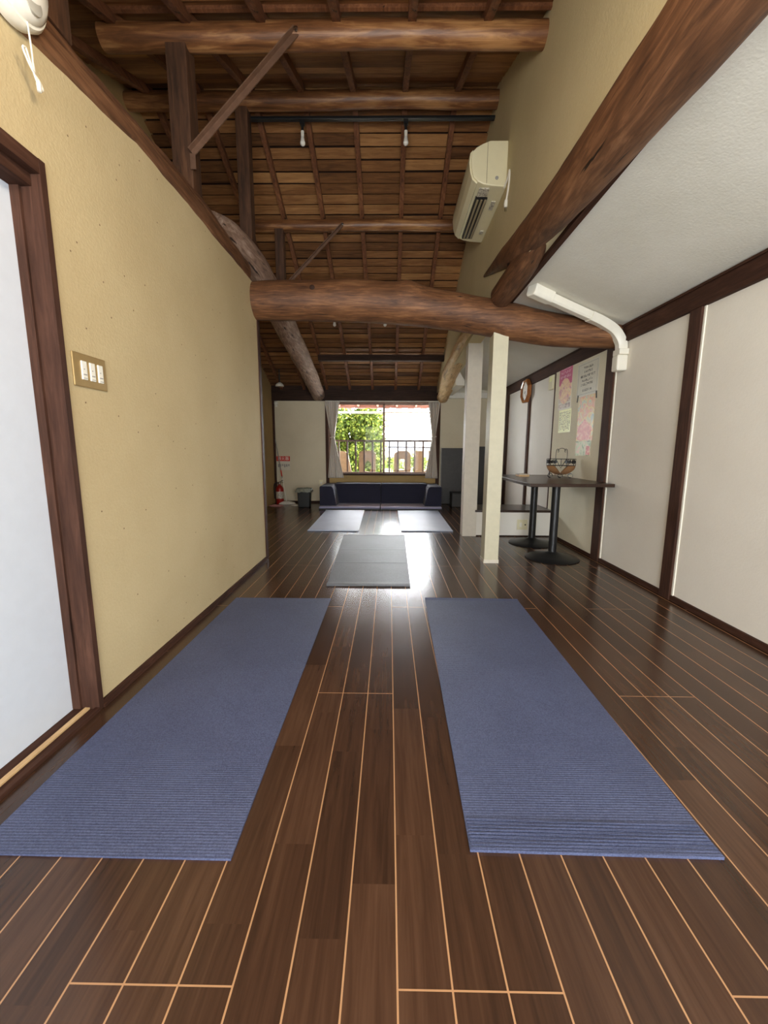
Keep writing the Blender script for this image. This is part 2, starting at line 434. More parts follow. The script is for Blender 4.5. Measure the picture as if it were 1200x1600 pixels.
# boarded roof: lapped boards, one mesh
def roof_boards():
    bm = B(); w = .105
    rafx = [.11+.41*k for k in range(-6, 3)]
    for side in (1, -1):
        s = SF if side > 0 else SN
        ang = math.atan(s); ymax = 7.95 if side > 0 else -.05
        L = abs(ymax-RY)/math.cos(ang); n = int(L/w)+1
        for i in range(n):
            d0 = i*w
            k = 0
            while k < len(rafx)-1:
                span = random.choice((1, 2, 2, 3, 4)); e = min(k+span, len(rafx)-1)
                x0, x1 = rafx[k], min(rafx[e], XU+.02)
                if x0 > XU: break
                jit = random.uniform(-.006, .006); th = .010
                tilt = random.uniform(.07, .16)
                # board lies from d0 to d0+w down the slope; the boards lap like shingles
                m = Matrix.Translation((0, RY, RZ)) @ Matrix.Rotation(-ang*side, 4, 'X')
                if side < 0: m = m @ Matrix.Rotation(PI, 4, 'Z')
                m2 = m @ Matrix.Translation(((x0+x1)/2*side, d0+w/2+jit, .012)) @ Matrix.Rotation(tilt, 4, 'X') @ Matrix.Rotation(random.uniform(-.006, .006), 4, 'Z')
                box(bm, -(x1-x0)/2, (x1-x0)/2, -w/2+.006, w/2-.005, 0, th, m2)
                k = e
    return bm
tag(link_mesh('ceiling', roof_boards(), 'boards', origin=(0, 0, 0)), kind='structure')
# roof deck above the boards, so no sky shows through the laps
bm = B(); prism(bm, [(-.1, roof(-.1)+.05), (RY, RZ+.06), (8.0, roof(8.0)+.05), (8.0, roof(8.0)+.12), (RY, RZ+.15), (-.1, roof(-.1)+.12)], 'x', RX0-.2, 2.1)
tag(link_mesh('ceiling_deck', bm, 'trim_x'), kind='structure')

# ------------------------------------------------------------------ door on the left
d = tag(thing('door_1', (XL, .8, 0), None, None), kind='structure')
bx('door_panel', 'door', XL-.112, XL-.085, .3, 1.42, .008, 1.83, parent=d)
bm = B(); box(bm, XL-.13, XL+.012, 1.418, 1.442, 0, 1.9); box(bm, XL-.085, XL-.055, 1.408, 1.42, .012, 1.82)
link_mesh('door_jamb', bm, 'trim_z', d)
bm = B(); box(bm, XL-.13, XL+.011, .2, 1.4175, 1.855, 1.899); box(bm, XL-.13, XL-.02, .2, 1.4175, 1.82, 1.855)
link_mesh('door_header', bm, 'trim_y', d)
bm = B(); box(bm, XL-.13, XL-.046, .2, 1.4175, 0, .010); box(bm, XL-.046, XL-.004, .2, 1.4175, 0, .006); box(bm, XL-.004, XL+.014, .2, 1.4175, 0, .014)
link_mesh('threshold', bm, 'trim_y', d)
bm = B(); box(bm, XL-.044, XL-.026, .2, 1.4175, .006, .013)
link_mesh('sliding_rail', bm, 'tan', d)

bm = B(); box(bm, XL, XL+.012, 1.44, 3.6, 0, .028); box(bm, XL, XL+.018, 1.44, 3.6, 0, .012)
tag(link_mesh('baseboard_left', bm, 'trim_y'), kind='structure')
struct('baseboard_right', 'trim_y', (RX1-.018, RX1, YR, 4.66, 0, .035))
struct('baseboard_back', 'trim_x', (RX0, -1.165, YB-.014, YB, 0, .035), (.925, RX1, YB-.014, YB, 0, .035))
struct('trim_2', 'trim_z', (XL-.13, XL+.008, 3.60, 3.66, 0, 2.2), bevel=.004)      # corner post at the end of the ochre wall
struct('trim_3', 'trim_z', (RX0, RX0+.03, YB-.05, YB, 0, 1.87))
struct('trim_4', 'trim_z', (-1.17, -1.115, YB-.03, YB+.1, 0, 1.87))
struct('trim_5', 'trim_z', (.865, .93, YB-.03, YB+.1, 0, 1.87))
# wall plate over the window
struct('trim_6', 'trim_x', (RX0, .93, YB-.06, YB+.1, 1.865, 2.13))
# nuki rail and posts of the right wall
struct('trim_7', 'trim_y', (RX1-.03, RX1, YR, 6.8, 1.87, 1.985), (RX1-.04, RX1, YR, 6.8, 1.985, 2.0))
tn = 8
for y, wd in ((.78, .10), (1.74, .10), (2.705, .10), (3.675, .13), (4.85, .022), (5.72, .065), (6.76, .10)):
    bm = B(); box(bm, RX1-.025, RX1, y-wd/2, y+wd/2, .0, 1.87)
    o = tag(link_mesh('trim_%d' % tn, bm, 'trim_z', bevel=.003), kind='structure'); tn += 1
    if y < 4:
        bm = B(); box(bm, RX1-.008, RX1, y-wd/2-.014, y-wd/2, .035, 1.87)
        link_mesh('edge_strip', bm, 'plastic', o)
# white cornice under the low ceiling at the back
bm = B(); prism(bm, [(7.48, 1.91), (7.6, 1.91), (7.6, 2.1), (7.56, 2.1), (7.48, 2.0)], 'x', .96, RX1)
tag(link_mesh('trim_%d' % tn, bm, 'plastic'), kind='structure'); tn += 1
bm = B(); prism(bm, [(.99, 1.95), (1.12, 1.95), (1.12, 2.02), (1.03, 2.16), (.99, 2.2)], 'y', 6.3, 7.48)
tag(link_mesh('trim_%d' % tn, bm, 'plastic'), kind='structure'); tn += 1

# ------------------------------------------------------------------ roof timbers
def log(name, pts, rad, mat, label, cat='beam', rough=.07, seg=28, sm=14, seed=0, knots=(), flat=(1, 1), group=None):
    bm = B(); tube(bm, pts, rad, seg, sm, True, rough, flat, seed, knots)
    return tag(link_mesh(name, bm, mat, smooth=True), label, cat, group)

cross = log('log_beam', [(-1.24, 3.60, 2.21), (-.9, 3.60, 2.218), (-.3, 3.60, 2.212), (.15, 3.6, 2.183), (.6, 3.60, 2.123), (1.0, 3.60, 2.055), (1.4, 3.60, 1.985), (1.93, 3.6, 1.94)],
    [.138, .15, .160, .155, .142, .140, .125, .10], 'log_x', 'thick gnarled log beam crossing the middle of the room on the cream column', seed=1, rough=.055,
    knots=(((.15, 3.5, 2.31), .1, .03), ((.97, 3.5, 1.92), .09, .018), ((.55, 3.46, 2.24), .07, .014)))
bm = B()
for (x, y, z, r) in ((-.62, 3.452, 2.268, .014), (.90, 3.472, 2.075, .020), (.28, 3.450, 2.18, .007)):
    lathe(bm, [(r*1.5, -.006), (r*1.5, 0), (r, .004), (0, .004)], (x, y, z), 14, Matrix.Rotation(PI/2, 4, 'X'))
link_mesh('knot', bm, M['trim_x'], cross, smooth=True)

def hewn(name, pts, mat, label, w, hs, seed):
    """a squared, hand-hewn wall-top beam with wavy edges"""
    bm = B(); P = cat_rom([(p[0], p[1], 0) for p in pts], 12); n = len(P)
    rings = []
    for i, p in enumerate(P):
        t = i/(n-1)*(len(hs)-1); a = int(min(t, len(hs)-2)); f = t-a
        z0 = hs[a][0]*(1-f)+hs[a+1][0]*f; z1 = hs[a][1]*(1-f)+hs[a+1][1]*f
        q = p.y*2.3+seed
        z0 += .012*noise.noise((q, 1, 0))+.006*noise.noise((q*4, 2, 0)); z1 += .018*noise.noise((q, 5, 0))+.010*noise.noise((q*4, 7, 0))
        x = p.x; ring = []
        for (dx, fz) in ((-w, 0), (0, 0), (.012, .06), (.016, .3), (.014, .52), (.0, .56), (.012, .60), (.004, .8), (-.03, 1), (-w, 1)):
            ring.append(bm.verts.new((x+dx+.006*noise.noise((q*2, dx*30, fz*4)), p.y, z0+(z1-z0)*fz)))
        rings.append(ring)
    k = len(rings[0])
    for i in range(n-1):
        for j in range(k): bm.faces.new((rings[i][j], rings[i][(j+1) % k], rings[i+1][(j+1) % k], rings[i+1][j]))
    bm.faces.new(rings[0][::-1]); bm.faces.new(rings[-1])
    return tag(link_mesh(name, bm, mat, smooth=True), label, 'beam')
hewn('wall_top_beam', [(XL, -1.3), (XL, .5), (XL, 1.3), (XL, 2.0), (XL, 2.6), (XL, 3.1), (XL, 3.46)], 'log_y', 'long hewn beam on top of the yellow plaster wall at left', .14,
     [(2.18, 2.36), (2.2, 2.37), (2.22, 2.385), (2.325, 2.44), (2.335, 2.49), (2.335, 2.47), (2.34, 2.47)], 3)

log('log_beam', [(XU+.03, YR-.05, 2.19), (XU+.03, .4, 2.185), (XU+.03, 1.2, 2.195), (XU+.03, 1.8, 2.225), (XU+.025, 2.3, 2.26), (XU+.015, 2.75, 2.305), (XU-.005, 3.15, 2.37), (XU-.005, 3.55, 2.455), (XU-.002, 3.95, 2.545)],
    [.125, .125, .122, .115, .105, .092, .070, .040, .010], 'log_y', 'long diagonal log with tapered tip under the upper wall at right', seed=5, rough=.06, flat=(.95, 1.08))
log('log_beam', [(XU+.05, 2.5, 2.26), (XU+.05, 2.85, 2.235), (XU+.045, 3.2, 2.22), (XU+.04, 3.47, 2.21)], [.04, .082, .088, .088], 'log_y',
    'short log stub between the tapered log and the cross beam', seed=9, rough=.05)
log('log_beam', [(XU+.06, 3.72, 2.2), (XU+.075, 4.2, 2.25), (XU+.07, 4.8, 2.27), (XU+.06, 5.35, 2.235), (XU+.045, 5.8, 2.17), (XU+.06, 6.4, 2.10), (XU+.085, 6.9, 2.0), (XU+.10, 7.5, 1.925)],
    [.10, .105, .108, .112, .110, .108, .108, .10], 'log_lit_tint', 'bent log coloured pale with window light, running to the back wall right of the window', seed=12, rough=.10,
    knots=(((XU-.03, 5.0, 2.22), .12, .02), ((XU-.02, 6.2, 2.10), .10, .018)))
log('log_beam', [(-1.31, 3.22, 2.585), (-1.26, 3.45, 2.61), (-1.215, 3.9, 2.59), (-1.20, 4.5, 2.49), (-1.20, 5.2, 2.34), (-1.21, 6.0, 2.20), (-1.235, 6.8, 2.06), (-1.275, 7.5, 1.965)],
    [.115, .128, .13, .132, .130, .122, .118, .115], 'log_grey', 'weathered grey log descending from the yellow wall to the back wall left of window', seed=15, rough=.07)

# purlins
PUR = 'log purlins under the boarded roof'
def purlin(y, z, x0, r, label, seed):
    return log('purlin', [(x0, y, z), (-1.0, y, z-.004), (0, y, z+.006), (.5, y, z), (XU+.05, y, z)], [r, r*1.02, r*.98, r, r*.97], 'purlin', label, rough=.045, seed=seed, seg=20, sm=16)
purlin(2.64, 3.275, -1.62, .062, 'round purlin nearest the viewer, right of the left roof post', 21)
purlin(3.72, 3.765, RX0, .062, 'round ridge log with the black light track under it', 22)
purlin(4.70, 3.335, RX0, .056, 'round purlin level with the air conditioner, below the ridge log', 23)
purlin(5.69, 2.875, RX0, .056, 'round purlin hidden behind the thick cross beam', 24)
bm = B(); box(bm, -1.12, XU+.05, 6.62, 6.72, 2.37, 2.455)
tag(link_mesh('purlin', bm, 'trim_x', bevel=.006), 'dark squared purlin nearest the window wall, above the wall plate', 'beam')
bm = B(); bar(bm, (-1.62, 2.555, 3.34), (XU, 2.555, 3.34), .02, .035)
tag(link_mesh('roof_ledger', bm, 'rafter'), 'thin lath lying along the top of the nearest purlin', 'lath')

# rafters (copies of one per slope)
def rafter_mesh(y0, y1):
    bm = B(); e = .026
    bar(bm, (0, y0, roof(y0)-e), (0, y1, roof(y1)-e), .044, .052); return bm
rx = [.11+.41*k for k in range(-5, 2)]
def rafters(y0, y1, group, slope):
    names = ['leftmost', 'second from left', 'third from left', 'middle', 'third from right', 'second from right', 'rightmost']
    o = None
    for i, x in enumerate(rx):
        lab = '%s rafter of the roof slope %s' % (names[i], slope)
        if o is None:
            o = tag(link_mesh('rafter', rafter_mesh(y0, y1), 'rafter', origin=(0, 0, 0)), lab, 'rafter', group); o.location.x = x
        else:
            c = o.copy(); COL.objects.link(c); c.location.x = x; c['label'] = lab
rafters(RY+.02, 7.95, 'rafters of the far roof slope', 'falling to the window')
rafters(.75, RY-.02, 'rafters of the near roof slope', 'rising above the viewer')

# posts standing on the left beam, steel braces
def rpost(x, y, z0, z1, w, label):
    bm = B(); box(bm, x-w/2, x+w/2, y-w/2, y+w/2, z0, z1)
    return tag(link_mesh('roof_post', bm, 'post', bevel=.004), label, 'post')
rpost(-1.20, 2.66, 2.44, 3.24, .115, 'square wooden roof post standing on the left wall beam, nearest whole one')
rpost(-1.18, 1.60, 2.40, 2.80, .11, 'square wooden roof post by the round pull-cord lamp, cut by the top edge')
rpost(-1.205, 3.74, 2.50, 3.72, .10, 'square wooden roof post under the ridge log, behind the steel brace')
rpost(-1.175, 4.70, 2.52, 3.29, .09, 'thin square roof post farthest back above the grey log')
def brace(a, b, label, w=.032):
    bm = B(); bar(bm, a, b, w, .006, (0, 1, 0)); 
    d = (Vector(b)-Vector(a)).normalized(); s = d.cross(Vector((0, 1, 0))).normalized()
    a2 = Vector(a)+s*(w/2)+Vector((0, -.014, 0)); b2 = Vector(b)+s*(w/2)+Vector((0, -.014, 0))
    bar(bm, a2, b2, .006, .03, (0, 1, 0))
    bar(bm, Vector(a)-d*.0, Vector(a)+Vector((0, 0, -.08)), w, .006, (0, 1, 0))
    o = tag(link_mesh('steel_brace', bm, 'steel'), label, 'brace')
    bm = B(); lathe(bm, [(.012, 0), (.012, .006), (0, .009)], Vector(b)+Vector((0, -.02, 0)), 10, Matrix.Rotation(PI/2, 4, 'X'))
    link_mesh('bolt', bm, 'chrome', o); return o
brace((-1.13, 2.585, 2.66), (-.52, 2.59, 3.25), 'angled steel brace from the nearest roof post up to the purlin')
brace((-1.10, 4.63, 2.72), (-.50, 4.64, 3.31), 'small angled steel brace near the farthest roof post', .024)

# ------------------------------------------------------------------ lights on tracks
def track(y, z, x0, x1, label):
    bm = B(); box(bm, x0, x1, y-.018, y+.018, z-.009, z+.012)
    return tag(link_mesh('light_track', bm, 'blackp', bevel=.002), label, 'light track')
track(3.80, 3.69, -1.25, XU, 'black lighting track under the ridge log')
track(5.70, 2.805, -1.0, XU, 'black lighting track above and behind the thick cross beam')
def bulb(x, y, z, label, L):
    t = thing('track_bulb', (x, y, z), label, 'lamp', 'bare bulbs on the lighting tracks')
    bm = B(); box(bm, x-.018, x+.018, y-.016, y+.016, z-.03, z); lathe(bm, [(.011, -L*.42), (.011, -.03)], (x, y, z), 12)
    link_mesh('track_adapter', bm, 'blackp', t)
    bm = B(); lathe(bm, [(.013, -L*.68), (.014, -L*.42)], (x, y, z), 14); link_mesh('lamp_socket', bm, 'plastic', t, smooth=True)
    bm = B(); r = .022; zc = -L+r
    lathe(bm, [(0, zc-r)]+[(r*math.sin(a), zc-r*math.cos(a)) for a in (.35, .7, 1.05, 1.4, 1.75, 2.1)]+[(.014, -L*.66), (.010, -L*.64)], (x, y, z), 16)
    link_mesh('light_bulb', bm, 'bulb', t, smooth=True); return t
b0 = bulb(-.735, 3.80, 3.678, 'clear bulb on the left of the ridge track', .185)
dup(b0, (.122, 3.80, 3.678), 'bare bulb on the ridge track nearer the air conditioner')
b1 = bulb(-.735, 5.70, 2.793, 'small bare bulb peeping below the thick cross beam, left one', .185)
dup(b1, (-.065, 5.70, 2.793), 'small bare bulb peeping below the middle of the cross beam')

# ------------------------------------------------------------------ mats
def mat_obj(name, corners, mat, label, group, th=.006, curl=None, ribs=False):
    """corners: far-left, far-right, near-right, near-left on the floor"""
    bm = B(); FL, FR, NR, NL = [Vector((*c, 0)) for c in corners]
    nu, nv = 14, 60; top = []
    for j in range(nv+1):
        v = j/nv; row = []
        for i in range(nu+1):
            u = i/nu; p = (NL.lerp(NR, u)).lerp(FL.lerp(FR, u), v)
            z = th+.0012*noise.noise((p.x*5, p.y*4, 3))
            if curl:
                for (vc, wv, h) in curl: z += h*math.exp(-((v-vc)/wv)**2)*(.85+.15*noise.noise((p.x*4, 1, 2)))
            row.append(bm.verts.new((p.x, p.y, z)))
        top.append(row)
    bot = [[bm.verts.new((q.co.x, q.co.y, .0005+max(0, q.co.z-th-.004)*.9)) for q in row] for row in top]
    for j in range(nv):
        for i in range(nu):
            bm.faces.new((top[j][i], top[j][i+1], top[j+1][i+1], top[j+1][i]))
            bm.faces.new((bot[j][i], bot[j+1][i], bot[j+1][i+1], bot[j][i+1]))
    for i in range(nu):
        bm.faces.new((top[0][i], bot[0][i], bot[0][i+1], top[0][i+1])); bm.faces.new((top[nv][i], top[nv][i+1], bot[nv][i+1], bot[nv][i]))
    for j in range(nv):
        bm.faces.new((top[j][0], top[j+1][0], bot[j+1][0], bot[j][0])); bm.faces.new((top[j][nu], bot[j][nu], bot[j+1][nu], top[j+1][nu]))
    o = tag(link_mesh(name, bm, mat), label, 'yoga mat', group)
    if ribs:
        bm = B()
        for k in range(9):
            t = .006+.010*k/1.0; a = NL.lerp(FL, t/1.75); b = NR.lerp(FR, t/1.75)
            bar(bm, (a.x+.004, a.y, th+.001), (b.x-.004, b.y, th+.001), .0055, .0035)
        link_mesh('ribbed_edge', bm, mat, o)
    return o
G = 'yoga mats laid out on the floor'
mat_obj('yoga_mat', [(-1.025, 2.61), (-.387, 2.615), (-.382, .85), (-1.03, .855)], 'mat_blue', 'long blue yoga mat on the left, beside the yellow wall', G)
mat_obj('yoga_mat', [(.249, 2.63), (.868, 2.62), (.835, .872), (.21, .882)], 'mat_blue', 'long blue yoga mat on the right with a ribbed near edge', G, ribs=True, curl=((0.005, .01, .004), (1, .01, .006)))
mat_obj('yoga_mat', [(-.525, 4.65), (.186, 4.67), (.162, 2.875), (-.456, 2.875)], 'mat_grey', 'dark grey yoga mat in the centre, behind the two blue ones', G, curl=((.012, .02, .010), (1, .012, .006), (.62, .006, .003), (.35, .006, .003)))
mat_obj('yoga_mat', [(-1.03, 6.56), (-.40, 6.57), (-.37, 4.88), (-1.0, 4.9)], 'mat_sheen_tint', 'grey blue yoga mat, window sheen in its pale colour, before the left half of the sofa', G, th=.008, curl=((0, .012, .010), (1, .015, .012)))
mat_obj('yoga_mat', [(.145, 6.58), (.81, 6.60), (.794, 4.92), (.156, 4.9)], 'mat_sheen_tint', 'grey blue yoga mat, window sheen in its pale colour, before the right half of the sofa', G, th=.008, curl=((0, .012, .010), (1, .01, .006)))

# ------------------------------------------------------------------ columns, step
bm = B(); box(bm, .853, .978, 3.53, 3.67, .02, 1.965)
c1 = tag(link_mesh('square_column', bm, 'cream_paint', bevel=.003), 'cream square column holding up the thick cross beam', 'column')
bx('column_foot', 'pale_paint', .849, .982, 3.526, 3.674, 0, .03, parent=c1)
bx('square_column', 'pale_paint', .858, 1.02, 4.665, 4.80, 0, 2.2, bevel=.003)
c2 = bpy.data.objects['square_column.001']; tag(c2, 'pale grey square column at the corner of the low step', 'column')
t = thing('low_step', (1.45, 4.9, 0), 'low white step with dark wooden tread behind the table', 'step')
bx('riser', 'white', 1.02, RX1-.021, 4.68, 5.0, 0, .285, parent=t)
bx('tread', 'darkwood', 1.0, RX1-.026, 4.66, 5.16, .285, .312, parent=t, bevel=.003)
bx('kick_strip', 'trim_x', 1.02, RX1-.02, 4.674, 4.68, 0, .012, parent=t)
t = thing('wall_outlet', (1.555, 4.675, .07), 'ivory socket plate on the face of the low white step', 'socket')
bx('cover_plate', 'ac', 1.495, 1.615, 4.67, 4.68, .08, .20, parent=t, bevel=.003)
bm = B(); lathe(bm, [(.008, 0), (.008, .004)], (1.588, 4.67, .14), 12, Matrix.Rotation(PI/2, 4, 'X')); link_mesh('jack_hole', bm, 'ink', t)
bx('socket_insert', 'plastic', 1.523, 1.548, 4.666, 4.672, .115, .165, parent=t)

# ------------------------------------------------------------------ table by the right wall
TZ = .722
t = thing('table', (1.54, 4.03, 0), 'dark wooden table on two black pedestals against the right wall', 'table')
bm = B(); box(bm, 1.18, 1.888, 3.41, 4.66, TZ-.028, TZ)
link_mesh('tabletop', bm, 'darkwood', t, bevel=.003)
for (x, y) in ((1.53, 3.72), (1.55, 4.33)):
    bm = B(); lathe(bm, [(.036, .03), (.036, TZ-.03)], (x, y, 0), 20)
    p = link_mesh('pedestal', bm, 'black', t, smooth=True)
    bm = B(); lathe(bm, [(.235, 0), (.238, .006), (.225, .013), (.15, .028), (.08, .045), (.045, .06), (.04, .065)], (x, y, 0), 40)
    link_mesh('pedestal_base', bm, 'black', p, smooth=True)
    bm = B(); box(bm, x-.15, x+.15, y-.02, y+.02, TZ-.036, TZ-.028); box(bm, x-.02, x+.02, y-.15, y+.15, TZ-.036, TZ-.028)
    link_mesh('mounting_plate', bm, 'black', p)

# wire basket
bc = Vector((1.735, 4.15, TZ))
t = thing('wire_basket', bc, 'black wire basket with wicker bowl and tall handle on the table', 'basket')
rot = Matrix.Rotation(math.radians(-22), 4, 'Z')
def W(x, y, z): return bc+(rot @ Vector((x, y, z)))
bm = B(); a_, b_ = .135, .07
for half in (-1, 1):            # bowl, notched in a V at the middle
    rings = []
    for j in range(9):
        ph = PI/2*j/8
        ring = []
        for k in range(25):
            th = 2*PI*k/24; x = a_*math.cos(th)*math.sin(ph+.001); y = b_*math.sin(th)*math.sin(ph+.001); z = .125-.095*math.cos(ph)
            zl = .03+1.25*abs(x)+.012
            ring.append(bm.verts.new(W(x, y, min(z, max(zl, .03)) if abs(x) < .07 else z)))
        rings.append(ring)
    if half == -1:
        for j in range(8):
            for k in range(24): bm.faces.new((rings[j][k], rings[j][k+1], rings[j+1][k+1], rings[j+1][k]))
bmesh.ops.remove_doubles(bm, verts=bm.verts, dist=1e-5)
bowl = link_mesh('wicker_bowl', bm, 'wicker', t, smooth=True)
sol = bowl.modifiers.new('solid', 'SOLIDIFY'); sol.thickness = .006
bm = B(); wr = .0028
rim = [W(a_*math.cos(q*PI/12), b_*math.sin(q*PI/12), .19) for q in range(25)]
tube(bm, rim, wr, 6, cap=False)
tube(bm, [W(a_*math.cos(q*PI/12), b_*math.sin(q*PI/12), .125) for q in range(25)], wr, 6, cap=False)
for q in range(0, 24, 2): tube(bm, [W(a_*math.cos(q*PI/12), b_*math.sin(q*PI/12), z) for z in (.125, .19)], wr*.8, 6)
for s in (-1, 1):
    tube(bm, [W(-.05, s*b_*.95, .19), W(0, s*b_*.98, .10), W(.05, s*b_*.95, .19)], wr, 6)
link_mesh('wire_rim', bm, 'black', t, smooth=True)
bm = B()                        # handle with curled shoulders
hp = [W(-.05, 0, .03), W(-.052, 0, .16), W(-.052, 0, .25), W(-.046, 0, .285), W(-.03, 0, .285), W(-.028, 0, .262), W(-.04, 0, .26)]
tube(bm, hp, wr, 6, 4)
hp = [W(.05, 0, .03), W(.052, 0, .16), W(.052, 0, .25), W(.046, 0, .285), W(.03, 0, .285), W(.028, 0, .262), W(.04, 0, .26)]
tube(bm, hp, wr, 6, 4)
tube(bm, [W(-.04, 0, .27), W(-.02, 0, .292), W(0, 0, .298), W(.02, 0, .292), W(.04, 0, .27)], wr, 6, 4)
link_mesh('basket_handle', bm, 'black', t, smooth=True)
bm = B()
for q in range(0, 24):          # iron leaves between rim and bowl
    if q % 6 in (0,): continue
    th = q*PI/12+.08; x, y = a_*math.cos(th), b_*math.sin(th)
    if abs(x) < .035: continue
    tx, ty = -a_*math.sin(th), b_*math.cos(th); l = math.hypot(tx, ty); tx, ty = tx/l, ty/l
    pts = [(0, .142), (.011, .156), (.007, .170), (0, .184), (-.007, .170), (-.011, .156)]
    f = [bm.verts.new(W(x+tx*u, y+ty*u, z)) for u, z in pts]; bm.faces.new(f)
lf = link_mesh('iron_leaves', bm, 'black', t); lf['kind'] = 'stuff'; sol = lf.modifiers.new('solid', 'SOLIDIFY'); sol.thickness = .002
for (x, y) in ((-.095, -.03), (-.095, .03), (.095, -.03), (.095, .03), (0, -.055), (0, .055)):
    bm = B(); pts = [W(x+.022*math.cos(u), y, .024+.021*math.sin(u)) for u in [k*PI/8-.5 for k in range(15)]]
    tube(bm, pts, wr*.8, 6); link_mesh('scroll_foot', bm, 'black', t, smooth=True)
t = thing('flat_box', (1.42, 4.36, TZ), 'small flat pale wooden box lying on the table', 'box')
bx('box_body', 'tan', 1.37, 1.48, 4.31, 4.43, TZ, TZ+.018, parent=t, bevel=.002)
bx('box_lid', 'pale_paint', 1.367, 1.483, 4.307, 4.433, TZ+.018, TZ+.026, parent=t, bevel=.002)
o = bx('paper_sheet', 'grey', 1.55, 1.69, 4.42, 4.62, TZ, TZ+.0015); tag(o, 'sheet of paper lying flat on the back of the table', 'paper')

# ------------------------------------------------------------------ right wall: notice board and what hangs on it
t = thing('notice_board', (RX1, 4.29, .04), 'tall cream panel on the right wall carrying the posters', 'board')
bx('panel_face', 'board', RX1-.02, RX1, 3.745, 4.835, .036, 1.955, parent=t)
XP = RX1-.02
def sheet(name, mat, y0, y1, z0, z1, label, cat, th=.0015, skew=0):
    t = thing(name, (XP, (y0+y1)/2, z0), label, cat)
    bm = B(); box(bm, XP-th, XP, y0, y1, z0, z1); s = link_mesh('sheet', bm, mat, t); return t
def on(t, name, mat, y0, y1, z0, z1, lift=.001, th=.0006, par=None):
    bm = B(); box(bm, XP-.0015-lift-th, XP-.0015-lift*.2, y0, y1, z0, z1); return link_mesh(name, bm, mat, par or t)
def glyphs(bm, y_far, y_near, z, h, rnd):
    """one line of small printed characters, read from inside the room"""
    y = y_far
    while y > y_near+h*.6:
        for q in range(rnd.choice((2, 3, 3))):
            if rnd.random() < .5:
                zz = z+rnd.uniform(-.45, .45)*h; box(bm, XP-.0028, XP-.0016, y-h*.9, y-h*.1, zz-h*.06, zz+h*.06)
            else:
                yy = y-rnd.uniform(.1, .9)*h; box(bm, XP-.0028, XP-.0016, yy-h*.06, yy+h*.06, z-h*.45, z+h*.45)
        y -= h*1.12
rn = random.Random(3)
t = sheet('event_poster', 'paper_g', 4.41, 4.73, 1.44, 1.90, 'magenta topped event poster with small photos, upper left on the board', 'poster')
on(t, 'magenta_band', 'pink', 4.41, 4.73, 1.70, 1.90)
bm = B()
lathe(bm, [(.0, -.001), (.135, -.001), (.135, .001), (0, .001)], (XP-.0038, 4.57, 1.63), 30, Matrix.Rotation(PI/2, 4, 'Y')); link_mesh('peach_disc', bm, 'peach', t)
on(t, 'peach_print', 'peach', 4.415, 4.725, 1.565, 1.70, .0004)
for q in range(2):
    for r in range(2): on(t, 'small_photo', 'photo', 4.425+.155*q, 4.555+.155*q, 1.452+.058*r, 1.50+.056*r, .0006)
bm = B(); glyphs(bm, 4.68, 4.46, 1.865, .022, rn); glyphs(bm, 4.70, 4.44, 1.83, .03, rn); glyphs(bm, 4.70, 4.44, 1.785, .034, rn); glyphs(bm, 4.66, 4.48, 1.735, .026, rn)
for v in bm.verts: v.co.x -= .0012
link_mesh('lettering', bm, 'inkpink', t)
t = sheet('small_flyer', 'yellow', 4.38, 4.68, 1.19, 1.435, 'laminated flyer with vertical writing under the magenta poster, window reflection painted pale yellow', 'flyer')
bm = B()
for q in range(7):
    y = 4.655-.04*q
    z = 1.41
    while z > 1.22:
        h = rn.uniform(.006, .016); box(bm, XP-.0028, XP-.0016, y-rn.uniform(.006, .016), y, z-h, z); z -= h+rn.uniform(.003, .009)
link_mesh('lettering', bm, 'ink', t)
t = sheet('notice_sheet', 'paper_g', 3.865, 4.285, 1.525, 1.845, 'white laminated notice with lines of black text, upper right on the board', 'notice')
bm = B()
for z, a, b in ((1.79, 4.16, 3.97), (1.752, 4.14, 3.99), (1.712, 4.22, 3.91), (1.672, 4.18, 3.97), (1.634, 4.20, 3.95), (1.578, 4.16, 3.97)): glyphs(bm, a, b, z, .024, rn)
link_mesh('lettering', bm, 'ink', t)
bm = B(); 
for y0, y1, z0, z1 in ((3.885, 4.265, 1.825, 1.828), (3.885, 4.265, 1.542, 1.545), (3.885, 3.888, 1.542, 1.828), (4.262, 4.265, 1.542, 1.828)): box(bm, XP-.0024, XP-.0016, y0, y1, z0, z1)
link_mesh('laminate_edge', bm, 'grey', t)
t = sheet('art_poster', 'art', 3.89, 4.22, 1.09, 1.52, 'tall colourful poster under the black and white notice', 'poster')
bm = B(); prism(bm, [(3.93, 1.10), (4.19, 1.10), (4.20, 1.22), (4.06, 1.30), (3.92, 1.22)], 'x', XP-.003, XP-.0016); link_mesh('rose_print', bm, 'rose', t)
for y, s in ((4.25, 1), (3.865, -1)):
    bm = B(); bar(bm, (XP-.004, y, 1.475), (XP-.004, y-s*.018*0+.012*s*-1, 1.54), .014, .004, (1, 0, 0)); link_mesh('black_tape', bm, 'ink', t)
t = sheet('small_flyer', 'art2', 3.91, 4.22, .945, 1.085, 'small green flyer lowest on the board, above the basket', 'flyer')
for y in (4.19, 3.95):
    bm = B(); bar(bm, (XP-.003, y-.02, 1.083), (XP-.003, y+.02, 1.083), .004, .008, (1, 0, 0)); link_mesh('black_tape', bm, 'ink', t)
on(t, 'red_print', 'rose', 3.92, 3.99, .955, 1.04)

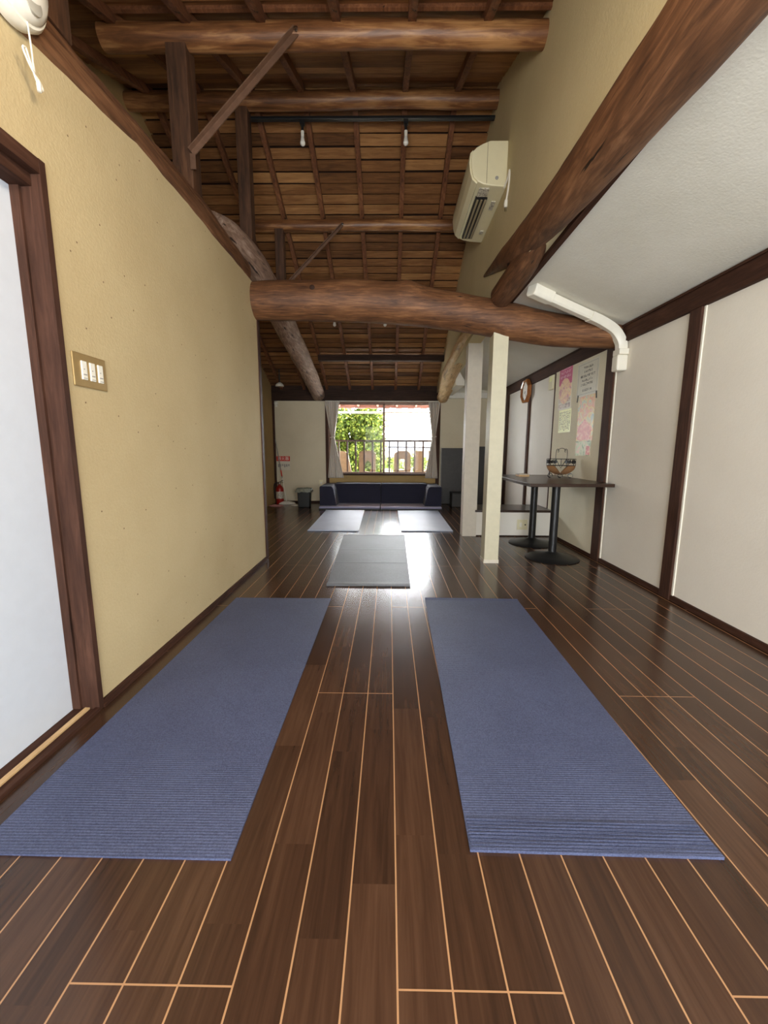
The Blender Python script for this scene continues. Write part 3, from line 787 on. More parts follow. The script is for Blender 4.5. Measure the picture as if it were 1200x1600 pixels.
# octagonal wall clock
cc = Vector((RX1-.03, 5.78, 1.795)); cr = .165
t = thing('wall_clock', cc, 'octagonal wall clock with brown wooden frame on the right wall', 'clock')
def octa(r, off=PI/8): return [(r*math.cos(off+k*PI/4), r*math.sin(off+k*PI/4)) for k in range(8)]
bm = B(); xs = [(cr, cc.x-.0), (cr, cc.x-.035), (cr*.93, cc.x-.05), (cr*.78, cc.x-.042), (cr*.78, cc.x-.02)]
rings = [[bm.verts.new((x, cc.y+a, cc.z+b)) for a, b in octa(r)] for r, x in xs]
for A_, B_ in zip(rings, rings[1:]):
    for k in range(8): bm.faces.new((A_[k], A_[(k+1) % 8], B_[(k+1) % 8], B_[k]))
bm.faces.new(rings[0]); bm.faces.new(rings[-1]); link_mesh('clock_frame', bm, 'clockwood', t)
bm = B(); prism(bm, [(cc.y+a, cc.z+b) for a, b in octa(cr*.785)], 'x', cc.x-.026, cc.x-.02); f_ = link_mesh('clock_face', bm, 'paper', t)
for k in range(12):
    a = k*PI/6; bm = B(); bar(bm, (cc.x-.0265, cc.y+.098*math.sin(a), cc.z+.098*math.cos(a)), (cc.x-.0265, cc.y+.112*math.sin(a), cc.z+.112*math.cos(a)), .005, .002, (1, 0, 0))
    link_mesh('hour_mark', bm, 'ink', f_)
for a, L, w_ in ((2.2, .055, .007), (3.6, .085, .004)):
    bm = B(); bar(bm, (cc.x-.030, cc.y, cc.z), (cc.x-.030, cc.y+L*math.sin(a), cc.z+L*math.cos(a)), w_, .002, (1, 0, 0)); link_mesh('clock_hand', bm, 'ink', t)
t = thing('wall_box', (RX1, 4.955, 1.69), 'small cream controller box at the left edge of the poster board', 'control box')
bx('box_cover', 'ac', RX1-.035, RX1, 4.89, 5.02, 1.70, 1.86, parent=t, bevel=.004)
bx('box_label', 'yellow', RX1-.036, RX1-.034, 4.92, 4.99, 1.79, 1.84, parent=t)

# ------------------------------------------------------------------ air-conditioning duct cover
t = thing('duct_cover', (1.5, 3.35, 1.6), 'white plastic pipe cover bending from the low ceiling onto the right wall', 'pipe cover')
def rect_sweep(bm, pts, w, h, up, sm=8):
    P = cat_rom(pts, sm); n = len(P); rings = []
    for i, p in enumerate(P):
        d = (P[min(i+1, n-1)]-P[max(i-1, 0)]).normalized()
        u = Vector(up(i/(n-1))); s = d.cross(u).normalized(); u = s.cross(d)
        prof = [(-.5, -.5), (.5, -.5), (.5, .25), (.36, .5), (-.36, .5), (-.5, .25)]
        rings.append([bm.verts.new(p+s*a*w+u*b*h) for a, b in prof])
    for i in range(n-1):
        for k in range(6): bm.faces.new((rings[i][k], rings[i][(k+1) % 6], rings[i+1][(k+1) % 6], rings[i+1][k]))
    bm.faces.new(rings[0][::-1]); bm.faces.new(rings[-1])
dn = Vector((-.21, 0, -1)).normalized(); wl = Vector((-1, 0, 0))
bm = B(); rect_sweep(bm, [(1.17, 3.25, 2.125), (1.36, 3.325, 2.083), (1.56, 3.40, 2.038)], .075, .06, lambda q: dn); link_mesh('straight_cover', bm, 'plastic', t, bevel=.003)
bm = B(); rect_sweep(bm, [(1.56, 3.40, 2.036), (1.68, 3.445, 2.008), (1.80, 3.48, 1.955), (1.868, 3.49, 1.87), (1.88, 3.49, 1.80)], .08, .064, lambda q: dn.lerp(wl, q)); link_mesh('elbow_cover', bm, 'plastic', t, smooth=True)
bm = B(); rect_sweep(bm, [(1.03, 3.19, 2.155), (1.10, 3.222, 2.14), (1.15, 3.243, 2.13), (1.20, 3.262, 2.118)], .098, .075, lambda q: dn); link_mesh('inlet_cap', bm, 'plastic', t, bevel=.008)
bm = B(); box(bm, RX1-.085, RX1, 3.445, 3.535, 1.64, 1.765); link_mesh('wall_cap', bm, 'plastic', t, bevel=.012)
bm = B(); box(bm, RX1-.078, RX1, 3.44, 3.54, 1.765, 1.81); link_mesh('joint_collar', bm, 'plastic', t, bevel=.004)

# ------------------------------------------------------------------ air conditioner
AY0, AY1 = 3.32, 4.14
t = thing('air_conditioner', (XU, 3.73, 2.91), 'ivory wall air conditioner mounted on the upper wall', 'air conditioner')
prof = [(XU, 3.21), (.72, 3.21), (.665, 3.19), (.62, 3.165), (.588, 3.135), (.583, 3.08), (.59, 3.02), (.605, 2.975), (.635, 2.945), (.68, 2.926), (.74, 2.916), (XU, 2.908)]
bm = B(); prism(bm, prof, 'y', AY0, AY1); body = link_mesh('casing', bm, 'ac', t, bevel=.006)
bm = B(); inner = [(.60, 3.16), (.578, 3.135), (.573, 3.08), (.58, 3.015), (.597, 2.965), (.632, 2.934), (.64, 2.944), (.61, 2.975), (.595, 3.02), (.588, 3.08), (.593, 3.13)]
prism(bm, inner, 'y', AY0+.012, AY1-.012); link_mesh('front_panel', bm, 'ac', t, bevel=.003)
bm = B(); box(bm, .652, .742, 3.46, 4.06, 2.905, 2.925, Matrix.Identity(4)); link_mesh('air_outlet', bm, 'blackp', t)
for x in (.668, .698, .728):
    bm = B(); m = Matrix.Translation((x, 3.76, 2.905)) @ Matrix.Rotation(math.radians(35), 4, 'Y'); box(bm, -.011, .011, -.29, .29, -.003, .003, m); link_mesh('louver', bm, 'ac2', t)
bm = B(); lathe(bm, [(.012, 0), (.012, .004), (.009, .005), (0, .005)], (.775, AY0, 2.965), 18, Matrix.Rotation(PI/2, 4, 'X')); link_mesh('screw_cap', bm, 'grey', t, smooth=True)
bx('rating_label', 'label', .655, .73, 3.345, 3.44, 2.906, 2.916, parent=t)
for (x, y, w_, l_) in ((.785, 3.50, .03, .11), (.79, 3.93, .03, .05)):
    bx('warning_label', 'label', x, x+w_, y, y+l_, 2.903, 2.9115, parent=t)
bm = B(); box(bm, .70, .703, AY0-.002, AY0, 2.93, 3.20); link_mesh('panel_seam', bm, 'ac2', t)
bm = B(); tube(bm, [(.835, AY0+.02, 2.91), (.842, 3.27, 2.935), (.842, 3.235, 2.965), (.842, 3.225, 2.93), (.842, 3.235, 2.87), (.842, 3.27, 2.815), (.842, 3.285, 2.79)], .0065, 8, 6); pc = link_mesh('power_cord', bm, 'plastic', t, smooth=True)
bm = B(); tube(bm, [(.842, 3.282, 2.80), (.842, 3.29, 2.775), (.842, 3.292, 2.755)], [.012, .016, .012], 10); 
pl = link_mesh('plug', bm, 'plastic', pc, smooth=True) if False else link_mesh('plug', bm, 'plastic', pc, smooth=True)
bm = B(); box(bm, .836, .838, 3.284, 3.298, 2.73, 2.757); box(bm, .847, .849, 3.284, 3.298, 2.73, 2.757); link_mesh('plug_pins', bm, 'chrome', pc)

# ------------------------------------------------------------------ pull-cord lamp on the left beam
lc = Vector((XL+.02, 1.355, 2.335))
t = thing('wall_lamp', lc, 'round white pull-cord lamp fixed to the left wall beam', 'lamp')
mx = Matrix.Rotation(PI/2, 4, 'Y')
bm = B(); lathe(bm, [(.118, -.01), (.12, .018), (.112, .03), (.0, .03)], lc, 40, mx); link_mesh('lamp_base', bm, 'plastic', t, smooth=True)
bm = B(); lathe(bm, [(.104, .028), (.102, .042), (.085, .058), (.05, .068), (0, .07)], lc, 40, mx); link_mesh('lamp_cover', bm, 'bulb', t, smooth=True)
bm = B(); lathe(bm, [(.032, .0), (.032, .008), (.026, .01), (0, .01)], lc+Vector((.054, .02, -.055)), 24, mx); link_mesh('sensor_window', bm, 'lens', t, smooth=True)
cx, cyy = lc.x+.03, 1.385
bm = B(); tube(bm, [(cx, cyy, 2.235), (cx+.001, cyy+.003, 2.17), (cx, cyy+.004, 2.13)], .0025, 6, 6)
tube(bm, [(cx, cyy+.004, 2.135), (cx, cyy+.004, 2.11), (cx, cyy-.016, 2.128), (cx, cyy-.028, 2.148), (cx, cyy-.018, 2.156), (cx, cyy-.010, 2.14), (cx, cyy+.004, 2.108), (cx, cyy+.020, 2.082), (cx, cyy+.032, 2.084), (cx, cyy+.024, 2.098), (cx, cyy+.004, 2.108)], .003, 6, 6)
pcd = link_mesh('pull_cord', bm, 'plastic', t, smooth=True)
bm = B(); lathe(bm, [(.0, -.024), (.006, -.022), (.007, 0), (.003, .008), (0, .008)], (cx, cyy+.018, 2.092), 12); link_mesh('cord_knob', bm, 'plastic', pcd, smooth=True)

# switch plate
t = thing('light_switch', (XL, 1.56, 1.22), 'bronze switch plate with three white rockers on the yellow wall', 'switch')
bm = B(); box(bm, XL, XL+.007, 1.478, 1.648, 1.22, 1.338); pl = link_mesh('switch_plate', bm, 'bronze', t, bevel=.003)
for k in range(3):
    y = 1.513+.042*k
    bm = B(); box(bm, XL+.006, XL+.012, y, y+.026, 1.246, 1.312); r_ = link_mesh('rocker', bm, 'plastic', t, bevel=.002)
    bm = B(); box(bm, XL+.0115, XL+.0128, y+.008, y+.012, 1.281, 1.285); box(bm, XL+.0115, XL+.0128, y+.005, y+.021, 1.262, 1.266); box(bm, XL+.0115, XL+.0128, y+.004, y+.022, 1.2505, 1.2525); link_mesh('rocker_mark', bm, 'grey', r_)

# ------------------------------------------------------------------ sofa
def arm(bm, s):
    # wedge bolster: vertical outside, sloped rounded inside; s=-1 left, +1 right
    x0 = -1.165 if s < 0 else .885
    pts = [(0, .055), (0, .372), (.012, .385), (.185, .385), (.215, .372), (.235, .33), (.285, .055)]
    prism(bm, [(x0-s*a, z) for a, z in pts], 'y', 6.78, 7.47)
SG = 'low navy floor sofa units'
for s, x0, x1 in ((-1, -1.165, -.142), (1, -.138, .885)):
    t = thing('floor_sofa', ((x0+x1)/2, 7.05, 0), 'low navy legless sofa unit, %s half of the pair under the window' % ('left' if s < 0 else 'right'), 'sofa', SG)
    bm = B(); box(bm, x0, x1, 6.68, 7.48, .0, .025); link_mesh('sofa_base', bm, 'blackp', t, bevel=.005)
    bm = B(); box(bm, x0+.004, x1-.004, 6.68, 7.30, .022, .058); link_mesh('seat_cushion', bm, 'sofa_sheen_tint', t, bevel=.012)
    xa, xb = (x0+.20, x1) if s < 0 else (x0, x1-.20)
    bm = B(); prism(bm, [(7.12, .05), (7.49, .05), (7.49, .40), (7.22, .40), (7.19, .385)], 'x', xa, xb); link_mesh('backrest', bm, 'sofa', t, bevel=.018)
    bm = B(); arm(bm, s); link_mesh('armrest', bm, 'sofa', t, bevel=.012)

# ------------------------------------------------------------------ window, curtains
w = tag(thing('window_1', (-.12, YB, WZ0), None, None), kind='structure')
bm = B(); box(bm, WX0, WX1, YB-.02, YB+.1, WZ1, WZ1+.035); box(bm, WX0, WX0+.02, YB+.0, YB+.1, WZ0, WZ1); box(bm, WX1-.02, WX1, YB, YB+.1, WZ0, WZ1)
link_mesh('window_frame', bm, 'alu', w)
bx('window_sill', 'trim_x', WX0, WX1, YB-.03, YB+.1, WZ0-.03, WZ0, parent=w, bevel=.003)
for (a, b, y) in ((WX0+.02, -.08, YB+.045), (-.12, WX1-.02, YB+.075)):
    bm = B(); box(bm, a, b, y-.012, y+.012, WZ0, WZ0+.03); box(bm, a, b, y-.012, y+.012, WZ1-.025, WZ1); box(bm, a, a+.028, y-.012, y+.012, WZ0, WZ1); box(bm, b-.028, b, y-.012, y+.012, WZ0, WZ1)
    s_ = link_mesh('sash', bm, 'alu', w); bx('pane', 'glass', a+.03, b-.03, y-.002, y+.002, WZ0+.03, WZ1-.025, parent=s_)
def curtain(x_in_top, x_out, x_w0, x_w1, x_in_bot, x_out_bot, zw, label):
    t = thing('curtain', ((x_in_top+x_out)/2, 7.53, .47), label, 'curtain')
    bm = B(); NZ, NX = 40, 48; g = []
    for j in range(NZ+1):
        z = 1.845-(1.845-.475)*j/NZ
        row = []
        if z > zw:
            f = ((z-zw)/(1.845-zw))**.9; xa = x_w0+(x_out-x_w0)*f; xb = x_w1+(x_in_top-x_w1)*f
        else:
            f = ((zw-z)/(zw-.475))**.95; xa = x_w0+(x_out_bot-x_w0)*f; xb = x_w1+(x_in_bot-x_w1)*f
        for i in range(NX+1):
            u = i/NX; x = xa+(xb-xa)*u
            y = 7.525+.020*math.sin(u*2*PI*6.5+.5*math.sin(z*3))+.008*math.sin(u*2*PI*15+z*2)
            row.append(bm.verts.new((x, y, z)))
        g.append(row)
    for j in range(NZ):
        for i in range(NX): bm.faces.new((g[j][i], g[j][i+1], g[j+1][i+1], g[j+1][i]))
    c = link_mesh('drape', bm, 'curtain', t, smooth=True); so = c.modifiers.new('solid', 'SOLIDIFY'); so.thickness = .004
    bm = B(); m = (x_w0+x_w1)/2; hw = abs(x_w1-x_w0)/2+.012
    tube(bm, [(m+hw*math.cos(a), 7.525+.036*math.sin(a), zw+.012*math.cos(a)) for a in [k*PI/8 for k in range(17)]], .010, 8, cap=False); link_mesh('tie_back', bm, 'curtain', t, smooth=True)
curtain(-.90, -1.165, -1.06, -.998, -.835, -1.13, 1.22, 'beige tied curtain at the left side of the far window')
curtain(.70, .915, .838, .778, .665, .90, 1.22, 'beige tied curtain at the right side of the far window')
bm = B(); tube(bm, [(-1.16, 7.525, 1.855), (.91, 7.525, 1.855)], .008, 8)
tag(link_mesh('curtain_rail', bm, 'plastic'), 'thin pale curtain rail above the far window', 'curtain rail')

# ------------------------------------------------------------------ back-left corner
t = thing('fire_extinguisher', (-2.0, 7.40, 0), 'red fire extinguisher standing in the back left corner', 'fire extinguisher')
ex = (-2.0, 7.40, 0)
bm = B(); lathe(bm, [(.066, 0), (.07, .01), (.07, .26), (.064, .295), (.045, .325), (.022, .345), (.02, .36), (0, .36)], ex, 28); link_mesh('cylinder', bm, 'red', t, smooth=True)
bm = B(); lathe(bm, [(.0712, .10), (.0712, .23)], ex, 28); link_mesh('instruction_label', bm, 'label', t, smooth=True)
bm = B(); lathe(bm, [(.018, .355), (.018, .385), (.024, .39), (.02, .405), (0, .405)], ex, 14); link_mesh('valve', bm, 'chrome', t, smooth=True)
bm = B(); bar(bm, (-2.0, 7.40, .40), (-1.93, 7.36, .435), .016, .008); bar(bm, (-2.0, 7.40, .388), (-1.93, 7.36, .395), .016, .008); link_mesh('squeeze_handle', bm, 'blackp', t)
bm = B(); tube(bm, [(-2.015, 7.395, .385), (-2.07, 7.38, .385), (-2.092, 7.37, .33), (-2.09, 7.37, .2), (-2.085, 7.37, .10)], .009, 8, 6); link_mesh('hose', bm, 'blackp', t, smooth=True)
def text_mesh(s, size, name, mat, parent, loc, rot):
    cu = bpy.data.curves.new(name, 'FONT'); cu.body = s; cu.size = size; cu.align_x = 'CENTER'; cu.align_y = 'CENTER'; cu.extrude = .0006
    tmp = bpy.data.objects.new(name, cu); COL.objects.link(tmp)
    bpy.context.view_layer.update()
    me = bpy.data.meshes.new_from_object(tmp.evaluated_get(bpy.context.evaluated_depsgraph_get()))
    bpy.data.objects.remove(tmp); bpy.data.curves.remove(cu)
    me.name = name; me.materials.clear(); me.materials.append(M[mat])
    o = bpy.data.objects.new(name, me); COL.objects.link(o); o['_w'] = tuple(loc)
    if parent: o.parent = parent; o.location = Vector(loc)-Vector(parent['_w'])
    else: o.location = loc
    o.rotation_euler = rot; return o
t = thing('safety_sign', (-1.975, YB, .60), 'red and white fire extinguisher sign on the back left panel', 'sign')
bx('sign_header', 'signred', -2.095, -1.845, YB-.004, YB, .775, .865, parent=t)
bx('sign_sheet', 'paper_g', -2.095, -1.845, YB-.003, YB, .61, .775, parent=t)
text_mesh('消火器', .072, 'sign_lettering', 'paper', t, (-1.97, YB-.0046, .82), (PI/2, 0, 0))
bm = B()
for k in range(6): box(bm, -2.07+.038*k, -2.045+.038*k, YB-.004, YB-.003, .66+.012*(k % 3), .72)
link_mesh('pictograms', bm, 'grey', t)
t = thing('broom', (-1.86, 7.36, 0), 'thin broom leaning in the back left corner', 'broom')
a = Vector((-2.10, 7.585, 1.17)); b = Vector((-1.865, 7.33, .055))
bm = B(); tube(bm, [a, a.lerp(b, .62)], .009, 10); link_mesh('broom_handle', bm, 'grey', t, smooth=True)
bm = B(); tube(bm, [a.lerp(b, .60), b], .007, 10); link_mesh('lower_handle', bm, 'plastic', t, smooth=True)
bm = B(); tube(bm, [a.lerp(b, .50), a.lerp(b, .60)], .011, 10); link_mesh('hand_grip', bm, 'signred', t, smooth=True)
bm = B(); prism(bm, [(-2.0, .0), (-1.70, .0), (-1.72, .035), (-1.82, .06), (-1.90, .06), (-1.98, .035)], 'y', 7.29, 7.37); link_mesh('broom_head', bm, 'cloth_white', t, bevel=.006)
def rag(name, cx, cy, rx_, ry_, mat, label, seed, h=.022):
    bm = B(); N = 28; rings = []
    for j in range(7):
        r = j/6; ring = []
        for k in range(N):
            th = 2*PI*k/N; e = 1+.22*noise.noise((math.cos(th)*1.4, math.sin(th)*1.4, seed))
            z = h*(1-r**2)*(1+.6*noise.noise((r*3*math.cos(th), r*3*math.sin(th), seed+5)))+.003
            ring.append(bm.verts.new((cx+rx_*r*e*math.cos(th), cy+ry_*r*e*math.sin(th), max(z, .003) if j < 6 else .001)))
        rings.append(ring)
    for a_, b_ in zip(rings[1:], rings[2:]):
        for k in range(N): bm.faces.new((a_[k], a_[(k+1) % N], b_[(k+1) % N], b_[k]))
    bm.faces.new(rings[1]); bm.faces.new(rings[-1][::-1])
    bmesh.ops.delete(bm, geom=[v for v in rings[0]], context='VERTS')
    return tag(link_mesh(name, bm, mat, smooth=True), label, 'cloth')
rag('floor_cloth', -2.0, 7.12, .13, .09, 'cloth_pink', 'pinkish cloth on the floor before the fire extinguisher', 2)
rag('floor_cloth', -1.67, 7.16, .085, .06, 'cloth_white', 'small whitish cloth on the floor left of the bin', 8)
t = thing('waste_bin', (-1.47, 7.02, 0), 'black waste bin with a bag folded over its rim', 'bin')
bm = B(); prism(bm, [(-1.565, .0), (-1.375, .0), (-1.36, .305), (-1.58, .305)], 'y', 6.94, 7.12); link_mesh('bin_body', bm, 'blackp', t, bevel=.01)
bm = B(); N = 40; rings = []
for j, (e, z) in enumerate(((.90, .300), (.98, .325), (1.06, .328), (1.12, .31), (1.16, .28), (1.2, .262))):
    ring = []
    for k in range(N):
        th = 2*PI*k/N; c_, s_ = math.cos(th), math.sin(th)
        q = max(abs(c_), abs(s_)); f = e*(1+(.10 if j > 2 else .02)*noise.noise((c_*2, s_*2, j*.6)))
        ring.append(bm.verts.new((-1.47+.118*f*c_/q**.8, 7.03+.098*f*s_/q**.8, z+(.02*noise.noise((c_*3, s_*3, 4)) if j > 1 else 0))))
    rings.append(ring)
for a_, b_ in zip(rings, rings[1:]):
    for k in range(N): bm.faces.new((a_[k], a_[(k+1) % N], b_[(k+1) % N], b_[k]))
bg = link_mesh('bin_bag', bm, 'bag', t, smooth=True); so = bg.modifiers.new('solid', 'SOLIDIFY'); so.thickness = .003
t = thing('wall_outlet', (-1.27, YB, .30), 'ivory socket plate on the back panel left of the sofa', 'socket')
bx('cover_plate', 'ac', -1.305, -1.235, YB-.008, YB, .31, .43, parent=t, bevel=.003)
bx('socket_insert', 'plastic', -1.285, -1.255, YB-.010, YB-.006, .345, .395, parent=t)
t = thing('wall_sensor', (-2.06, YB, 1.77), 'small white round sensor at the top of the back left panel', 'sensor')
bm = B(); lathe(bm, [(.035, 0), (.038, .02), (.028, .045), (0, .055)], (-2.06, YB, 1.82), 20, Matrix.Rotation(PI/2, 4, 'X')); link_mesh('sensor_dome', bm, 'plastic', t, smooth=True)
bx('sensor_bracket', 'plastic', -2.08, -2.04, YB-.03, YB, 1.75, 1.79, parent=t, bevel=.004)
t = thing('clip_lamp', (-1.94, 7.1, 2.10), 'small white shaded lamp under the roof in the far left corner', 'lamp')
bm = B(); lathe(bm, [(.07, -.045), (.066, -.02), (.045, .005), (.02, .02), (0, .022)], (-1.86, 7.1, 2.09), 24); sh = link_mesh('lamp_shade', bm, 'plastic', t, smooth=True)
bm = B(); tube(bm, [(-1.86, 7.1, 2.105), (-1.86, 7.1, roof(7.1)+.01)], .01, 8); link_mesh('lamp_stem', bm, 'blackp', t)

# back-right: dark boards leaning on the wall, small bin
def leaning(x0, x1, h, y0, th, label, mat='darkgrey'):
    bm = B(); m = Matrix.Translation((0, y0, 0)) @ Matrix.Rotation(math.radians(-3), 4, 'X'); box(bm, x0, x1, 0, th, .004, h, m)
    o = tag(link_mesh('leaning_board', bm, mat, bevel=.008), label, 'board')
    bm = B(); box(bm, x0-.004, x0+.006, -.003, th+.003, .004, h+.003, m); link_mesh('edge_band', bm, 'grey', o); return o
leaning(.955, 1.50, 1.03, 7.48, .045, 'dark grey board leaning on the back wall right of the window')
leaning(1.54, 1.86, 1.06, 7.46, .04, 'second dark board leaning on the back wall, behind the pale column')
t = thing('storage_box', (1.2, 7.2, 0), 'dark grey box on the floor against the leaning board', 'box')
bx('box_body', 'darkgrey', 1.11, 1.32, 7.1, 7.38, 0, .23, parent=t, bevel=.01)
bx('box_lid', 'blackp', 1.105, 1.325, 7.095, 7.385, .23, .25, parent=t, bevel=.006)

# ------------------------------------------------------------------ outside the window
GZ = -2.6
o = bx('ground', 'ground', -25, 25, 7.9, 45, GZ-.1, GZ); tag(o, kind='structure')
t = thing('balcony_railing', (-.1, 8.05, .3), 'brown balcony railing with thin upright bars outside the window', 'railing')
bx('top_rail', 'rail', -1.7, 1.6, 8.03, 8.07, 1.145, 1.18, parent=t)
bx('bottom_rail', 'rail', -1.7, 1.6, 8.035, 8.065, .40, .425, parent=t)
bx('middle_rail', 'rail', -.02, 1.6, 8.04, 8.06, 1.028, 1.052, parent=t)
first = None
for k in range(20):
    x = -1.645+.165*k
    if first is None:
        first = bx('baluster', 'rail', x-.016, x+.016, 8.035, 8.065, .425, 1.155, parent=t); x00 = x
    else:
        c = first.copy(); COL.objects.link(c); c.parent = t; c.location.x = first.location.x+(x-x00)
bx('balcony_slab', 'ledge', -2.1, 2.0, 7.75, 9.1, .28, .36)
tag(bpy.data.objects['balcony_slab'], 'pale balcony ledge outside the window below the railing', 'ledge')
def letter(outer, holes, label):
    cu = bpy.data.curves.new('sign_letter', 'CURVE'); cu.dimensions = '2D'; cu.fill_mode = 'BOTH'; cu.extrude = .03
    for loop in [outer]+holes:
        sp = cu.splines.new('POLY'); sp.points.add(len(loop)-1); sp.use_cyclic_u = True
        for p, q in zip(sp.points, loop): p.co = (q[0], q[1], 0, 1)
    tmp = bpy.data.objects.new('tmp', cu); COL.objects.link(tmp); bpy.context.view_layer.update()
    me = bpy.data.meshes.new_from_object(tmp.evaluated_get(bpy.context.evaluated_depsgraph_get()))
    bpy.data.objects.remove(tmp); bpy.data.curves.remove(cu)
    me.materials.clear(); me.materials.append(M['beige'])
    o = bpy.data.objects.new('sign_letter', me); COL.objects.link(o); o.location = (0, 8.4, 0); o.rotation_euler = (PI/2, 0, 0)
    return tag(o, label, 'sign letter', 'beige letter shapes behind the railing')
def arch(x0, x1, z0, z1, r, n=8):
    pts = [(x0, z0), (x1, z0), (x1, z1-r)]
    pts += [(x1-r+r*math.cos(a), z1-r+r*math.sin(a)) for a in [PI/2*k/n for k in range(n+1)]]
    pts += [(x0+r-r*math.sin(a), z1-r+r*math.cos(a)) for a in [PI/2*k/n for k in range(n+1)]]
    pts += [(x0, z1-r)]; return pts
letter([(-1.28, .36), (-.74, .36), (-.84, .9), (-.9, .95), (-1.05, .97), (-1.2, .93), (-1.24, .85)], [[(-1.06, .62), (-1.0, .62), (-1.0, .68), (-1.06, .68)]], 'beige letter with a slanted side, half behind the left curtain')
letter(arch(-.615, -.275, .36, .97, .09), [[(-.50, .56), (-.40, .54), (-.36, .62), (-.37, .72), (-.44, .78), (-.50, .70)]], 'beige round-topped letter with a round hole, second from the left curtain')
letter(arch(.10, .44, .36, .97, .10), [[(.205, .58), (.315, .58), (.315, .80), (.205, .80)]], 'beige round-topped letter with a square hole, right of the window middle')
letter([(.54, .36), (.92, .36), (.92, .97), (.80, .97), (.80, .62), (.72, .56), (.68, .60), (.68, .97), (.54, .97)], [], 'beige letter open at the top, half behind the right curtain')

# eave over the window
t = thing('roof_eave', (-.1, 8.6, 1.9), 'reddish boarded eave with white scalloped edge above the window', 'eave')
bm = B(); prism(bm, [(7.75, roof(7.75)+.02), (9.0, 1.955), (9.0, 1.985), (7.75, roof(7.75)+.06)], 'x', -2.6, 2.6); link_mesh('soffit', bm, 'soffit', t)
for k in range(12):
    bm = B(); x = -2.3+.41*k; bar(bm, (x, 7.75, roof(7.75)-.01), (x, 9.0, 1.93), .04, .05); link_mesh('eave_rafter', bm, 'soffit', t)
bx('fascia', 'soffit', -2.6, 2.6, 9.0, 9.02, 1.88, 1.99, parent=t)
bm = B()
for k in range(20):
    lathe(bm, [(.0, -.02), (.10, -.02), (.10, .02), (0, .02)], (-2.5+.27*k, 9.06, 1.92), 16, Matrix.Rotation(PI/2, 4, 'X') @ Matrix.Diagonal((1.2, .55, 1, 1)))
link_mesh('tile_ends', bm, 'gutter', t)
bm = B(); tube(bm, [(-2.6, 9.12, 1.795), (2.6, 9.12, 1.795)], .022, 10); link_mesh('gutter', bm, 'gutter', t, smooth=True)
for k in range(5):
    bm = B(); x = -2.0+1.02*k; bar(bm, (x, 9.12, 1.80), (x, 9.03, 1.9), .012, .02); link_mesh('gutter_hook', bm, 'gutter', t)

# tree and shrub beyond the railing
def tree(name, cx, cy, z0, zt, r, n, label, seed):
    t = thing(name, (cx, cy, GZ), label, 'tree'); rr = random.Random(seed)
    bm = B(); tube(bm, [(cx, cy, GZ), (cx+.05, cy, (GZ+z0)/2), (cx-.05, cy, z0+.4), (cx, cy, zt-.5)], [.13, .11, .08, .03], 12, 6, rough=.1)
    for k in range(7):
        a = rr.uniform(0, 2*PI); zz = z0+.3+(zt-z0)*.5*rr.random()
        tube(bm, [(cx, cy, zz), (cx+r*.45*math.cos(a), cy+r*.45*math.sin(a), zz+.35), (cx+r*.8*math.cos(a), cy+r*.8*math.sin(a), zz+.6)], [.04, .025, .01], 8, 4)
    link_mesh('trunk', bm, 'bark', t, smooth=True)
    bm = B()
    cl = [(cx+r*.8*rr.uniform(-1, 1), cy+r*.6*rr.uniform(-1, 1), z0+(zt-z0)*rr.uniform(.05, .95), rr.uniform(.24, .4)*r) for _ in range(80)]
    for i in range(n):
        c_ = rr.choice(cl); d = Vector((rr.gauss(0, 1), rr.gauss(0, 1), rr.gauss(0, 1))).normalized()*c_[3]*rr.uniform(.6, 1.05)
        p = Vector(c_[:3])+d; L = rr.uniform(.05, .10); wv = L*.38
        ax = Vector((rr.gauss(0, 1), rr.gauss(0, 1), rr.gauss(-.3, .7))).normalized(); sd = ax.cross(Vector((rr.gauss(0, 1), rr.gauss(0, 1), rr.gauss(0, 1)))).normalized()
        q = [p, p+ax*L*.5+sd*wv, p+ax*L, p+ax*L*.5-sd*wv]
        bm.faces.new([bm.verts.new(v) for v in q])
    f = link_mesh('foliage', bm, 'leaf', t); f['kind'] = 'stuff'
tree('leafy_tree', -1.32, 11.6, -.5, 2.1, 1.12, 80000, 'bright green leafy tree outside the left half of the window', 4)
tree('leafy_shrub', .55, 13.2, -1.9, .85, .7, 7000, 'lower green shrub outside the right half of the window', 6)
def house(x0, x1, y0, y1, h, rh, label):
    t = thing('distant_house', ((x0+x1)/2, (y0+y1)/2, GZ), label, 'house')
    bx('house_wall', 'house', x0, x1, y0, y1, GZ, h, parent=t)
    bm = B(); m = (y0+y1)/2; prism(bm, [(y0-.4, h), (y1+.4, h), (m, h+rh)], 'x', x0-.4, x1+.4); link_mesh('tiled_roof', bm, 'tile', t)
    for k in range(3):
        xx = x0+(x1-x0)*(.2+.28*k); bx('house_window', 'tile', xx, xx+.6, y0-.02, y0, h-1.0, h-.35, parent=t)
house(.6, 3.2, 19, 22, .95, .6, 'distant house with grey tiled roof beyond the railing at right')
house(-.6, .35, 24, 27, .9, .8, 'farther small house between the tree and the right house')
house(1.9, 4.6, 15.5, 17.5, 1.35, .25, 'pale flat-roofed building just beyond the right curtain')
bm = B(); tube(bm, [(-3.5, 14.5, 2.07), (.2, 14.5, 1.97), (1.4, 14.5, 2.035), (4.4, 14.5, 2.15)], .024, 6, 6)
tag(link_mesh('power_line', bm, 'ink'), 'thin dark power line crossing the sky outside the window', 'cable')

